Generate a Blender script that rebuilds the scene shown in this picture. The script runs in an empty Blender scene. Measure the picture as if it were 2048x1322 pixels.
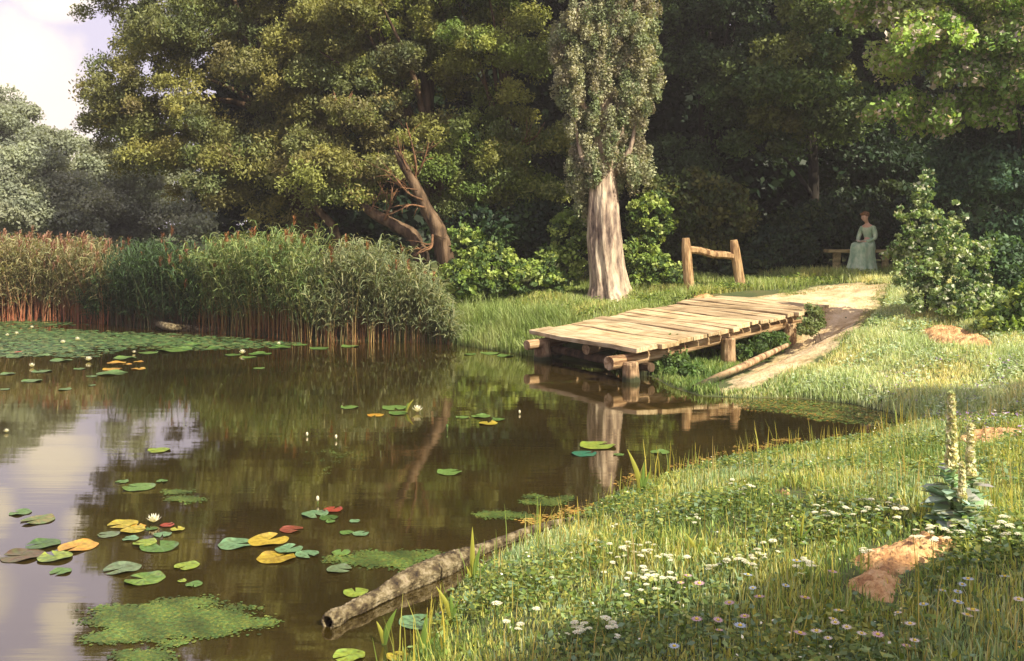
import bpy, math, random
import numpy as np
from mathutils import Vector, Matrix
R = math.radians
random.seed(7)
rng = np.random.default_rng(11)
SC = bpy.context.scene
COL = SC.collection

# ------------------------------------------------------------------ camera, sky, sun
EYE, F, HOR = 2.42, 2000.0, 450.0
cam = bpy.data.cameras.new('camera'); cam_o = bpy.data.objects.new('camera', cam); COL.objects.link(cam_o)
cam_o.location = (0, 0, EYE); cam_o.rotation_euler = (R(90), 0, 0)
cam.sensor_width = 36; cam.lens = F/2048*36; cam.shift_y = -(661-HOR)/2048
cam.clip_start = 0.1; cam.clip_end = 3000
SC.camera = cam_o
SC.view_settings.view_transform = 'Standard'; SC.view_settings.look = 'None'
SC.view_settings.gamma = 1; SC.view_settings.exposure = 1.0
SC.view_settings.use_curve_mapping = False
SC.render.engine = 'CYCLES'
cy = SC.cycles
cy.use_denoising = True; cy.max_bounces = 6; cy.diffuse_bounces = 3; cy.glossy_bounces = 3
cy.transmission_bounces = 3; cy.transparent_max_bounces = 4; cy.volume_bounces = 0
cy.caustics_reflective = False; cy.caustics_refractive = False; cy.use_adaptive_sampling = True
cy.adaptive_threshold = 0.02

SUN_PHI, SUN_EL = 47.0, 42.0        # azimuth away from the viewer's back towards the right, elevation
to_sun = Vector((math.sin(R(SUN_PHI))*math.cos(R(SUN_EL)), -math.cos(R(SUN_PHI))*math.cos(R(SUN_EL)), math.sin(R(SUN_EL))))
sl = bpy.data.lights.new('sun', 'SUN'); sl.energy = 4.7; sl.angle = R(0.5); sl.color = (1.0, 0.90, 0.70)
so = bpy.data.objects.new('sun', sl); COL.objects.link(so); so.location = (8, -5, 20)
so.rotation_euler = (-to_sun).to_track_quat('-Z', 'Y').to_euler()

class NT:
    def __init__(s, tree): s.t = tree; s.n = tree.nodes; s.l = tree.links
    def new(s, ty, **kw):
        n = s.n.new(ty)
        for k, v in kw.items():
            if k.startswith('i_'):
                key = k[2:]; key = int(key) if key.isdigit() else key.replace('_', ' ')
                if isinstance(v, tuple) and len(v) == 2 and hasattr(v[0], 'bl_idname'): s.l.new(v[0].outputs[v[1]], n.inputs[key])
                else: n.inputs[key].default_value = v
            else: setattr(n, k, v)
        return n
    def ramp(s, src, stops):
        n = s.n.new('ShaderNodeValToRGB'); e = n.color_ramp.elements
        while len(e) < len(stops): e.new(0.5)
        for i, (p, c) in enumerate(stops):
            e[i].position = p; e[i].color = (c if isinstance(c, tuple) else (c, c, c)) + (1,)
        s.l.new(src[0].outputs[src[1]], n.inputs[0]); return n

w = bpy.data.worlds.new("World"); SC.world = w; w.use_nodes = True
T = NT(w.node_tree); w.node_tree.nodes.clear()
sky = T.new('ShaderNodeTexSky'); sky.sky_type = 'NISHITA'; sky.sun_disc = False
sky.sun_elevation = R(SUN_EL); sky.sun_rotation = math.atan2(to_sun.x, to_sun.y)
sky.air_density = 1.0; sky.dust_density = 2.0
tc = T.new('ShaderNodeTexCoord')
nz = T.new('ShaderNodeTexNoise', i_Vector=(tc, 'Generated')); nz.inputs['Scale'].default_value = 9; nz.inputs['Detail'].default_value = 8; nz.inputs['Roughness'].default_value = .55
def dirof(u, v): return Vector(((u-1024)/F, 1, -(v-HOR)/F)).normalized()
cl = None
for (u, v, rad) in ((55, 165, .055), (110, 250, .05), (20, 230, .06), (110, -20, .03), (60,-470,.03), (-60,-300,.035), (-20,-130,.02), (170,-150,.02), (120,-330,.02), (-150,-600,.06), (40,-820,.10)):
    d = T.new('ShaderNodeVectorMath', operation='DISTANCE', i_0=(tc, 'Generated')); d.inputs[1].default_value = dirof(u, v)
    m = T.new('ShaderNodeMapRange', i_Value=(d, 'Value')); m.inputs[1].default_value = rad*1.35; m.inputs[2].default_value = rad*.6
    if cl is None: cl = (m, 0)
    else: cl = (T.new('ShaderNodeMath', operation='MAXIMUM', i_0=cl, i_1=(m, 0)), 0)
na = T.new('ShaderNodeMath', operation='MULTIPLY_ADD', i_0=(nz, 0)); na.inputs[1].default_value = 3.2; na.inputs[2].default_value = -1.75
cs = T.new('ShaderNodeMath', operation='ADD', i_0=cl, i_1=(na, 0)); cs.use_clamp = True
veil = T.new('ShaderNodeMixRGB'); veil.inputs[0].default_value = .8
sc_ = T.new('ShaderNodeMixRGB', blend_type='MULTIPLY', i_Color1=(sky, 0)); sc_.inputs[0].default_value = 1; sc_.inputs[2].default_value = (.075, .075, .075, 1)
T.l.new(sc_.outputs[0], veil.inputs[1]); veil.inputs[2].default_value = (.43, .37, .45, 1)
cm = T.new('ShaderNodeMixRGB', i_Fac=(cs, 0), i_Color1=(veil, 0)); cm.inputs[2].default_value = (.70, .61, .48, 1)
bg = T.new('ShaderNodeBackground', i_Color=(cm, 0)); bg.inputs[1].default_value = 1.12
wo = T.new('ShaderNodeOutputWorld', i_Surface=(bg, 0))

# ------------------------------------------------------------------ helpers
def tag(o, label=None, cat=None, group=None, kind=None):
    if label: o['label'] = label
    if cat: o['category'] = cat
    if group: o['group'] = group
    if kind: o['kind'] = kind
    return o
def empty(name, loc=(0, 0, 0), rz=0):
    o = bpy.data.objects.new(name, None); COL.objects.link(o); o.location = loc; o.rotation_euler = (0, 0, rz); o.empty_display_size = .1
    return o
def npmesh(name, V, Fc, mat, parent=None, col=None, smooth=False):
    """V (n,3) float, Fc (m,k) int: one mesh object"""
    V = np.asarray(V, dtype=np.float32); Fc = np.asarray(Fc, dtype=np.int32)
    me = bpy.data.meshes.new(name)
    me.vertices.add(len(V)); me.vertices.foreach_set('co', V.ravel())
    k = Fc.shape[1]
    me.loops.add(Fc.size); me.loops.foreach_set('vertex_index', Fc.ravel())
    me.polygons.add(len(Fc)); me.polygons.foreach_set('loop_start', np.arange(0, Fc.size, k, dtype=np.int32))
    if smooth: me.polygons.foreach_set('use_smooth', np.ones(len(Fc), dtype=bool))
    me.update(calc_edges=True)
    if col is not None:
        a = me.color_attributes.new('col', 'FLOAT_COLOR', 'POINT')
        c = np.ones((len(V), 4), dtype=np.float32); c[:, :3] = col; a.data.foreach_set('color', c.ravel())
    me.materials.append(mat)
    o = bpy.data.objects.new(name, me); COL.objects.link(o)
    if parent: o.parent = parent
    return o
class MB:
    """collects shapes, builds ONE mesh object"""
    def __init__(s): s.v = []; s.f = []
    def add(s, vs, fs):
        b = len(s.v); s.v += [tuple(v) for v in vs]; s.f += [tuple(i+b for i in f) for f in fs]
    def tube(s, pts, rad, sides=10, jit=0, cap=True, seed=0, sx=1.0):
        r_ = random.Random(seed); pts = [Vector(p) for p in pts]; n = len(pts); vs = []; fs = []
        up = Vector((0, 0, 1))
        prof = [1+r_.uniform(-jit, jit) for _ in range(sides)]
        for i, p in enumerate(pts):
            d = (pts[min(i+1, n-1)]-pts[max(i-1, 0)]).normalized()
            a = d.cross(up if abs(d.z) < .95 else Vector((0, 1, 0))).normalized(); b = a.cross(d).normalized()
            for k in range(sides):
                an = 2*math.pi*k/sides; r = rad[i]*prof[k]*(1+r_.uniform(-jit, jit)*.5)
                vs.append(p+a*math.cos(an)*r*sx+b*math.sin(an)*r)
        for i in range(n-1):
            for k in range(sides):
                k2 = (k+1) % sides
                fs.append((i*sides+k, i*sides+k2, (i+1)*sides+k2, (i+1)*sides+k))
        if cap: fs.append(tuple(range(sides-1, -1, -1))); fs.append(tuple(range((n-1)*sides, n*sides)))
        s.add(vs, fs)
    def build(s, name, mat, parent=None, smooth=False, bevel=0):
        me = bpy.data.meshes.new(name); me.from_pydata(s.v, [], s.f); me.update()
        if smooth: me.polygons.foreach_set('use_smooth', [True]*len(me.polygons))
        me.materials.append(mat); o = bpy.data.objects.new(name, me); COL.objects.link(o)
        if parent: o.parent = parent
        if bevel:
            m = o.modifiers.new('bevel', 'BEVEL'); m.width = bevel; m.segments = 2; m.limit_method = 'ANGLE'
        return o
def curve_pts(pts, n):
    """Catmull-Rom through (x,y,z,r) tuples"""
    P = [np.array(p, float) for p in pts]; P = [2*P[0]-P[1]]+P+[2*P[-1]-P[-2]]; out = []
    for i in range(1, len(P)-2):
        for k in range(n):
            t = k/n; a, b, c, d = P[i-1:i+3]
            out.append(.5*((2*b)+(-a+c)*t+(2*a-5*b+4*c-d)*t*t+(-a+3*b-3*c+d)*t**3))
    out.append(P[-2]); return out
def copy_tree(o, parent=None):
    c = o.copy(); COL.objects.link(c); c.parent = parent
    for ch in list(o.children): copy_tree(ch, c)
    return c
def W(u, v, Y): return Vector(((u-1024)/F*Y, Y, EYE-(v-HOR)/F*Y))
def WZ(u, v, z=0.0):
    Y = (EYE-z)*F/(v-HOR); return Vector(((u-1024)/F*Y, Y, z))

# ------------------------------------------------------------------ materials
def mat_new(name):
    m = bpy.data.materials.new(name); m.use_nodes = True; m.node_tree.nodes.clear(); return m, NT(m.node_tree)
def m_leaf(name, trans=.3, rough=.55, spec=.35):
    m, t = mat_new(name)
    a = t.new('ShaderNodeAttribute'); a.attribute_name = 'col'
    p = t.new('ShaderNodeBsdfPrincipled', i_Base_Color=(a, 'Color')); p.inputs['Roughness'].default_value = rough
    p.inputs['Specular IOR Level'].default_value = spec
    tb = t.new('ShaderNodeMixRGB', blend_type='MULTIPLY', i_Color1=(a, 'Color')); tb.inputs[0].default_value = 1; tb.inputs[2].default_value = (1.5, 1.45, .6, 1)
    tr = t.new('ShaderNodeBsdfTranslucent', i_Color=(tb, 0))
    mx = t.new('ShaderNodeMixShader', i_1=(p, 0), i_2=(tr, 0)); mx.inputs[0].default_value = trans
    t.new('ShaderNodeOutputMaterial', i_Surface=(mx, 0)); return m
def m_noise(name, stops, scale=4, detail=6, stretch=(1, 1, 1), rough=.8, bump=.3, bscale=None, spec=.3, coords='Object', dist=0.02, rotz=0, wet=False, vary=False):
    m, t = mat_new(name)
    c = t.new('ShaderNodeTexCoord'); rt = t.new('ShaderNodeMapping', i_Vector=(c, coords)); rt.inputs['Rotation'].default_value = (0, 0, R(rotz)); mp = t.new('ShaderNodeMapping', i_Vector=(rt, 0)); mp.inputs['Scale'].default_value = stretch
    n = t.new('ShaderNodeTexNoise', i_Vector=(mp, 0)); n.inputs['Scale'].default_value = scale; n.inputs['Detail'].default_value = detail; n.inputs['Roughness'].default_value = .62
    r = t.ramp((n, 0), [(.5+(q-.5)*.6, c_) for q, c_ in stops])
    if vary:
        oi = t.new('ShaderNodeObjectInfo'); vr = t.ramp((oi, 'Random'), [(0, (.62, .60, .58)), (.35, (.95, .93, .9)), (.6, (1, .97, .9)), (.8, (.78, .80, .80)), (1, (1.0, .9, .78))])
        n9 = t.new('ShaderNodeTexNoise', i_Vector=(c, coords)); n9.inputs['Scale'].default_value = 1.7; n9.inputs['Detail'].default_value = 6; g9 = t.ramp((n9, 0), [(.36, (.55, .52, .46)), (.52, (1, 1, 1))])
        m8 = t.new('ShaderNodeMixRGB', blend_type='MULTIPLY', i_Color1=(vr, 0), i_Color2=(g9, 0)); m8.inputs[0].default_value = .8
        m9 = t.new('ShaderNodeMixRGB', blend_type='MULTIPLY', i_Color1=(r, 0), i_Color2=(m8, 0)); m9.inputs[0].default_value = 1; r = m9
    if wet:
        sp = t.new('ShaderNodeSeparateXYZ', i_Vector=(c, 'Object')); a9 = t.new('ShaderNodeMath', operation='MULTIPLY_ADD', i_0=(n, 0), i_2=(sp, 'Z')); a9.inputs[1].default_value = -.16
        w9 = t.new('ShaderNodeMapRange', i_Value=(a9, 0)); w9.inputs[1].default_value = -.02; w9.inputs[2].default_value = .05
        m7 = t.new('ShaderNodeMixRGB', i_Fac=(w9, 0), i_Color2=(r, 0)); m7.inputs[1].default_value = (.035, .04, .015, 1); r = m7
    p = t.new('ShaderNodeBsdfPrincipled', i_Base_Color=(r, 0)); p.inputs['Roughness'].default_value = rough; p.inputs['Specular IOR Level'].default_value = spec
    if bump:
        n2 = t.new('ShaderNodeTexNoise', i_Vector=(mp, 0)); n2.inputs['Scale'].default_value = bscale or scale*3; n2.inputs['Detail'].default_value = 5
        b = t.new('ShaderNodeBump', i_Height=(n2, 0)); b.inputs['Strength'].default_value = bump; b.inputs['Distance'].default_value = dist
        t.l.new(b.outputs[0], p.inputs['Normal'])
    t.new('ShaderNodeOutputMaterial', i_Surface=(p, 0)); return m
M = {}
M['leaf'] = m_leaf('leaf'); M['grass'] = m_leaf('grass_blade', .35, .5, .3); M['petal'] = m_leaf('petal', .25, .6, .2)
M['algae'] = m_leaf('algae_skin', .1, .5, .4)
def m_pad():
    m, t = mat_new('pad_skin'); a = t.new('ShaderNodeAttribute'); a.attribute_name = 'col'; c = t.new('ShaderNodeTexCoord')
    g = t.new('ShaderNodeTexGradient', i_Vector=(c, 'Object')); g.gradient_type = 'RADIAL'
    k = t.new('ShaderNodeMath', operation='MULTIPLY', i_0=(g, 1)); k.inputs[1].default_value = 18
    f = t.new('ShaderNodeMath', operation='PINGPONG', i_0=(k, 0)); f.inputs[1].default_value = .5
    v = t.ramp((f, 0), [(0, (1.35, 1.3, 1.1)), (.10, (1, 1, 1))])
    n = t.new('ShaderNodeTexNoise', i_Vector=(c, 'Object')); n.inputs['Scale'].default_value = 28; n.inputs['Detail'].default_value = 5; q = t.ramp((n, 0), [(.36, (.55, .45, .32)), (.5, (1, 1, 1)), (.66, (1.12, 1.1, 1.0))])
    m1 = t.new('ShaderNodeMixRGB', blend_type='MULTIPLY', i_Color1=(a, 'Color'), i_Color2=(v, 0)); m1.inputs[0].default_value = .8
    m2 = t.new('ShaderNodeMixRGB', blend_type='MULTIPLY', i_Color1=(m1, 0), i_Color2=(q, 0)); m2.inputs[0].default_value = .8
    p = t.new('ShaderNodeBsdfPrincipled', i_Base_Color=(m2, 0)); p.inputs['Roughness'].default_value = .33; p.inputs['Specular IOR Level'].default_value = .6
    b = t.new('ShaderNodeBump', i_Height=(f, 0)); b.inputs['Strength'].default_value = .4; b.inputs['Distance'].default_value = .004; b2 = t.new('ShaderNodeBump', i_Height=(n, 0), i_Normal=(b, 0)); b2.inputs['Strength'].default_value = .5; b2.inputs['Distance'].default_value = .006
    t.l.new(b2.outputs[0], p.inputs['Normal']); t.new('ShaderNodeOutputMaterial', i_Surface=(p, 0)); return m
M['pad'] = m_pad()
M['bark'] = m_noise('willow_bark', [(.3, (.03, .02, .012)), (.5, (.09, .055, .03)), (.7, (.18, .12, .07))], 5, 8, (1, 1, .25), .9, .9, 9, dist=.05)
M['bark_dark'] = m_noise('dark_bark', [(.3, (.012, .010, .008)), (.7, (.035, .028, .02))], 5, 8, (1, 1, .25), .9, .8, dist=.04)  # bark darkened so trunks caught by sun still sink into painted shade
M['poplar_bark'] = m_noise('poplar_bark', [(.25, (.08, .055, .045)), (.42, (.27, .20, .15)), (.58, (.48, .38, .27)), (.75, (.62, .52, .38))], 3.4, 12, (1.8, 1.8, .45), .9, 1.0, 5, dist=.06)
M['red_twig'] = m_noise('red_twig', [(.3, (.08, .045, .025)), (.7, (.24, .12, .055))], 8, 4, rough=.8)
M['plank'] = m_noise('plank_wood', [(.2, (.18, .11, .055)), (.38, (.52, .38, .21)), (.58, (.72, .56, .34)), (.8, (.78, .63, .40))], 2.4, 12, (.7, 9, 3), .85, .8, 5, dist=.02, rotz=-120.6, vary=True)
M['beam'] = m_noise('peeled_log', [(.3, (.16, .085, .04)), (.5, (.38, .25, .13)), (.7, (.54, .40, .25))], 3, 8, (.5, 4, 4), .85, .7, 7, dist=.02, rotz=-41)
M['post'] = m_noise('post_wood', [(.3, (.12, .07, .035)), (.5, (.34, .22, .12)), (.72, (.52, .38, .22))], 5, 8, (2.5, 2.5, .5), .85, .7, 8, dist=.02, wet=True)
M['wetlog'] = m_noise('old_log_bark', [(.2, (.018, .012, .008)), (.4, (.07, .05, .025)), (.55, (.17, .135, .07)), (.72, (.30, .25, .16)), (.85, (.12, .07, .03))], 13, 12, (1, 1, 1), .8, 1.0, 30, dist=.03)
M['gate'] = m_noise('weathered_post', [(.3, (.14, .075, .035)), (.55, (.36, .23, .11)), (.75, (.48, .34, .18))], 5, 8, (2.5, 2.5, .5), .9, .7, dist=.03)
M['bench'] = m_noise('bench_wood', [(.3, (.16, .13, .05)), (.7, (.36, .28, .13))], 5, 6, (.5, 3, 3), .8, .4)

# ground
def m_soil(name, stops, scale, bscale):
    m, t = mat_new(name); c = t.new('ShaderNodeTexCoord'); a = t.new('ShaderNodeAttribute'); a.attribute_name = 'col'
    n = t.new('ShaderNodeTexNoise', i_Vector=(c, 'Object')); n.inputs['Scale'].default_value = scale; n.inputs['Detail'].default_value = 12; n.inputs['Roughness'].default_value = .7
    r = t.ramp((n, 0), [(.5+(q-.5)*.6, c_) for q, c_ in stops])
    e = t.new('ShaderNodeTexNoise', i_Vector=(c, 'Object')); e.inputs['Scale'].default_value = scale*2.2; e.inputs['Detail'].default_value = 9; e.inputs['Roughness'].default_value = .75
    k = t.new('ShaderNodeMath', operation='MULTIPLY_ADD', i_0=(e, 0)); k.inputs[1].default_value = -1.9; t.l.new(a.outputs['Fac'], k.inputs[2])
    k2 = t.new('ShaderNodeMapRange', i_Value=(k, 0)); k2.inputs[1].default_value = -.95; k2.inputs[2].default_value = -.35
    g = t.new('ShaderNodeMixRGB', i_Fac=(k2, 0), i_Color2=(r, 0)); g.inputs[1].default_value = (.085, .11, .03, 1)
    p = t.new('ShaderNodeBsdfPrincipled', i_Base_Color=(g, 0)); p.inputs['Roughness'].default_value = .95
    n2 = t.new('ShaderNodeTexNoise', i_Vector=(c, 'Object')); n2.inputs['Scale'].default_value = bscale; n2.inputs['Detail'].default_value = 6
    b = t.new('ShaderNodeBump', i_Height=(n2, 0)); b.inputs['Strength'].default_value = .9; b.inputs['Distance'].default_value = .03
    t.l.new(b.outputs[0], p.inputs['Normal']); t.new('ShaderNodeOutputMaterial', i_Surface=(p, 0)); return m
def m_ground():
    m, t = mat_new('ground_soil')
    c = t.new('ShaderNodeTexCoord')
    n = t.new('ShaderNodeTexNoise', i_Vector=(c, 'Object')); n.inputs['Scale'].default_value = 1.3; n.inputs['Detail'].default_value = 9; n.inputs['Roughness'].default_value = .7
    r = t.ramp((n, 0), [(.3, (.030, .040, .012)), (.5, (.065, .085, .022)), (.62, (.10, .10, .03)), (.75, (.14, .10, .045))])
    p = t.new('ShaderNodeBsdfPrincipled', i_Base_Color=(r, 0)); p.inputs['Roughness'].default_value = .95
    n2 = t.new('ShaderNodeTexNoise', i_Vector=(c, 'Object')); n2.inputs['Scale'].default_value = 25; n2.inputs['Detail'].default_value = 4
    b = t.new('ShaderNodeBump', i_Height=(n2, 0)); b.inputs['Strength'].default_value = .6; b.inputs['Distance'].default_value = .03
    t.l.new(b.outputs[0], p.inputs['Normal']); t.new('ShaderNodeOutputMaterial', i_Surface=(p, 0)); return m
M['ground'] = m_ground()
M['sand'] = m_soil('path_sand', [(.25, (.40, .26, .12)), (.42, (.58, .42, .22)), (.6, (.70, .54, .32)), (.8, (.74, .60, .39))], 2.6, 22)
M['clay'] = m_soil('clay_soil', [(.22, (.12, .07, .04)), (.38, (.40, .21, .08)), (.55, (.60, .37, .16)), (.8, (.72, .50, .26))], 9, 34)
def m_water():
    m, t = mat_new('pond_water')
    c = t.new('ShaderNodeTexCoord')
    mp = t.new('ShaderNodeMapping', i_Vector=(c, 'Object')); mp.inputs['Scale'].default_value = (.30, 2.2, 1)
    n1 = t.new('ShaderNodeTexNoise', i_Vector=(mp, 0)); n1.inputs['Scale'].default_value = 9; n1.inputs['Detail'].default_value = 3
    n2 = t.new('ShaderNodeTexNoise', i_Vector=(mp, 0)); n2.inputs['Scale'].default_value = 1.2; n2.inputs['Detail'].default_value = 3
    mm = t.new('ShaderNodeMath', operation='MULTIPLY_ADD', i_0=(n1, 0), i_2=(n2, 0)); mm.inputs[1].default_value = .14
    b = t.new('ShaderNodeBump', i_Height=(mm, 0)); b.inputs['Strength'].default_value = .055; b.inputs['Distance'].default_value = .03
    n3 = t.new('ShaderNodeTexNoise', i_Vector=(c, 'Object')); n3.inputs['Scale'].default_value = .5; n3.inputs['Detail'].default_value = 5
    r = t.ramp((n3, 0), [(.3, (.020, .015, .004)), (.5, (.034, .024, .006)), (.7, (.048, .034, .009))])
    df = t.new('ShaderNodeBsdfDiffuse', i_Color=(r, 0))
    gl = t.new('ShaderNodeBsdfGlossy'); gl.inputs['Roughness'].default_value = .03; gl.inputs['Color'].default_value = (.95, .92, .85, 1)
    t.l.new(b.outputs[0], gl.inputs['Normal'])
    fr = t.new('ShaderNodeFresnel'); fr.inputs[0].default_value = 1.75; t.l.new(b.outputs[0], fr.inputs['Normal'])
    f2 = t.new('ShaderNodeMath', operation='MULTIPLY_ADD', i_0=(fr, 0)); f2.inputs[1].default_value = 1.0; f2.inputs[2].default_value = .16; f2.use_clamp = True
    mx = t.new('ShaderNodeMixShader', i_0=(f2, 0), i_1=(df, 0), i_2=(gl, 0))
    t.new('ShaderNodeOutputMaterial', i_Surface=(mx, 0)); return m
M['water'] = m_water()

# ------------------------------------------------------------------ terrain
shore = [(-3.2, -8), (-1.7, 1.5), (-1.0, 4.2)]
for (u, v) in ((815, 1322), (850, 1262), (880, 1215), (935, 1160), (1000, 1120), (1085, 1080), (1150, 1045), (1215, 1010), (1300, 978), (1380, 952), (1450, 935), (1540, 918), (1620, 905), (1720, 890), (1800, 868),
               (1835, 850), (1790, 828), (1700, 808), (1600, 796), (1500, 796), (1400, 792), (1345, 775), (1300, 752), (1230, 735), (1150, 722), (1070, 712), (990, 700), (930, 690), (880, 684), (800, 682),
               (700, 682), (600, 680), (500, 670), (400, 662), (300, 656), (200, 646), (150, 641), (0, 640), (-100, 640)):
    p = WZ(u, v); shore.append((p.x, p.y))
shore += [(-24, 27), (-46, 22), (-46, -8)]
SH = np.array(shore)
def sdist(x, y):
    x = np.asarray(x, float); y = np.asarray(y, float)
    d2 = np.full(x.shape, 1e9); inside = np.zeros(x.shape, bool); n = len(SH)
    for i in range(n):
        ax, ay = SH[i]; bx, by = SH[(i+1) % n]
        ex, ey = bx-ax, by-ay; t = np.clip(((x-ax)*ex+(y-ay)*ey)/(ex*ex+ey*ey), 0, 1)
        d2 = np.minimum(d2, (x-ax-t*ex)**2+(y-ay-t*ey)**2)
        c = ((ay > y) != (by > y)) & (x < (bx-ax)*(y-ay)/(by-ay+1e-12)+ax); inside ^= c
    d = np.sqrt(d2); return np.where(inside, -d, d)
def H(x, y, d=None):
    if d is None: d = sdist(x, y)
    x = np.asarray(x, float); y = np.asarray(y, float)
    b = .035*np.sin(x*1.7+y*.6)+.03*np.sin(y*2.3-x*1.1)+.018*np.sin(x*4.1+1)*np.sin(y*3.7)
    up = 0.05*np.clip(d/.25, 0, 1)+1.62*(1-np.exp(-np.maximum(d, 0)/7.2))+b*np.clip(d/1.5, 0, 1)
    ex, ey = 2.5, 2.4; t = np.clip(((x-2.6)*ex+(y-15.6)*ey)/(ex*ex+ey*ey), 0, 1); q = (x-2.6-t*ex)**2+(y-15.6-t*ey)**2
    up = np.maximum(up-.52*np.exp(-q/.9), np.minimum(up, .05))
    return np.where(d > 0, up, np.maximum(d*.35, -.9))
def G(u, v):
    Y = np.linspace(2.5, 60, 2400); X = (u-1024)/F*Y; Z = EYE-(v-HOR)/F*Y
    k = np.argmax(Z < np.maximum(H(X, Y), 0)); return Vector((X[k], Y[k], float(max(H(X[k], Y[k]), 0))))
def dense(lo, hi, st, far):
    a = list(np.arange(lo, hi+1e-6, st)); g = st; x = hi; up = []
    while x < far: g *= 1.35; x += g; up.append(x)
    g = st; x = lo; dn = []
    while x > -far: g *= 1.35; x -= g; dn.append(x)
    return np.array(dn[::-1]+a+up)
gx, gy = dense(-15, 14, .13, 130), dense(1, 30, .13, 130)
XX, YY = np.meshgrid(gx, gy); ZZ = H(XX, YY); nx, ny = len(gx), len(gy)
idx = np.arange(nx*ny).reshape(ny, nx)
tag(npmesh('ground', np.stack([XX.ravel(), YY.ravel(), ZZ.ravel()], 1), np.stack([idx[:-1, :-1].ravel(), idx[:-1, 1:].ravel(), idx[1:, 1:].ravel(), idx[1:, :-1].ravel()], 1), M['ground'], smooth=True), kind='structure')
tag(npmesh('water', [(-46, -8, 0), (9, -8, 0), (9, 29, 0), (-46, 29, 0)], [(0, 1, 2, 3)], M['water']), kind='structure')

def inpoly(P, x, y):
    P = np.asarray(P); r = np.zeros(np.shape(x), bool); n = len(P)
    for i in range(n):
        ax, ay = P[i]; bx, by = P[(i+1) % n]
        r ^= ((ay > y) != (by > y)) & (x < (bx-ax)*(y-ay)/(by-ay+1e-12)+ax)
    return r
def pdist(P, x, y):
    P = np.asarray(P, float); d2 = np.full(np.shape(x), 1e9); n = len(P)
    for i in range(n):
        ax, ay = P[i]; bx, by = P[(i+1) % n]; ex, ey = bx-ax, by-ay
        t = np.clip(((x-ax)*ex+(y-ay)*ey)/(ex*ex+ey*ey+1e-12), 0, 1); d2 = np.minimum(d2, (x-ax-t*ex)**2+(y-ay-t*ey)**2)
    return np.sqrt(d2)*np.where(inpoly(P, x, y), 1, -1)
def patch(name, px, mat, step, rise, lump=0.0, world=None, wob=.12, lab=None, soft=.3):
    """ground-hugging sheet of bare soil with a ragged edge"""
    P = world or [tuple(G(u, v))[:2] for u, v in px]; A = np.array(P)
    xs = np.arange(A[:, 0].min()-.2, A[:, 0].max()+.2, step); ys = np.arange(A[:, 1].min()-.2, A[:, 1].max()+.2, step)
    X, Y = np.meshgrid(xs, ys)
    jx = wob*(np.sin(X*5.1+Y*3)+np.sin(Y*9.3)*.6+.4*np.sin(X*17+Y*11)); d = pdist(P, X+jx, Y+jx*.5)+(.09 if rise > .03 else 0)
    s = np.clip(d/(.25 if rise > .03 else .1), 0, 1); s = s*s*(3-2*s)
    Z = H(X, Y)-.03+s*(rise+.03)+lump*s*(np.sin(X*13+Y*4)*np.sin(Y*15-X*3)+.5*np.sin(X*31+2*np.sin(Y*9))*np.sin(Y*27)+.4*np.sin(X*61+Y*23)*np.sin(Y*53-X*17)+.7*rng.normal(size=X.shape))
    k = np.arange(X.size).reshape(X.shape); q = np.stack([k[:-1, :-1].ravel(), k[:-1, 1:].ravel(), k[1:, 1:].ravel(), k[1:, :-1].ravel()], 1)
    keep = (d.ravel()[q] > -.02).any(1); q = q[keep]; used = np.unique(q); mp = np.full(X.size, -1); mp[used] = np.arange(len(used))
    V = np.stack([X.ravel(), Y.ravel(), Z.ravel()], 1)[used]; ed = np.clip((d+.02)/soft, 0, 1).ravel()[used]
    return tag(npmesh(name, V, mp[q], mat, col=np.repeat(ed[:, None], 3, 1), smooth=True), kind='structure', label=lab), P
PATH_PX = [(1500, 594), (1560, 586), (1640, 570), (1720, 566), (1790, 568), (1775, 592), (1752, 628), (1722, 662), (1668, 705), (1600, 745), (1520, 775), (1440, 790), (1440, 765), (1510, 730), (1560, 695), (1595, 660), (1590, 630), (1500, 640), (1390, 625), (1400, 604)]
_, PATHP = patch('path', PATH_PX, M['sand'], .05, .012, .007, wob=.07, soft=.55)
A_ = np.array(PATHP); PATHI = [tuple(p) for p in (A_-A_.mean(0))*.80+A_.mean(0)]
SOILS = []
for px, rise, lump in (([(1850, 660), (1900, 655), (1985, 680), (1980, 697), (1920, 698), (1855, 690)], .07, .016),
                       ([(1735, 1100), (1800, 1088), (1895, 1092), (1900, 1108), (1850, 1130), (1800, 1150), (1802, 1180), (1780, 1210), (1720, 1215), (1690, 1190), (1700, 1160), (1760, 1135)], .06, .014),
                       ([(1550, 982), (1580, 976), (1605, 984), (1600, 996), (1560, 996)], .03, .01),
                       ([(1370, 592), (1410, 590), (1440, 600), (1400, 606)], .03, .01),
                       ([(1920, 868), (1960, 860), (2040, 862), (2060, 875), (1990, 885), (1940, 895), (1915, 885)], .03, .01)):
    o, P = patch('bare_soil', px, M['clay'], .022, rise, lump, wob=.08, soft=.22); SOILS.append(P)

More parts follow.
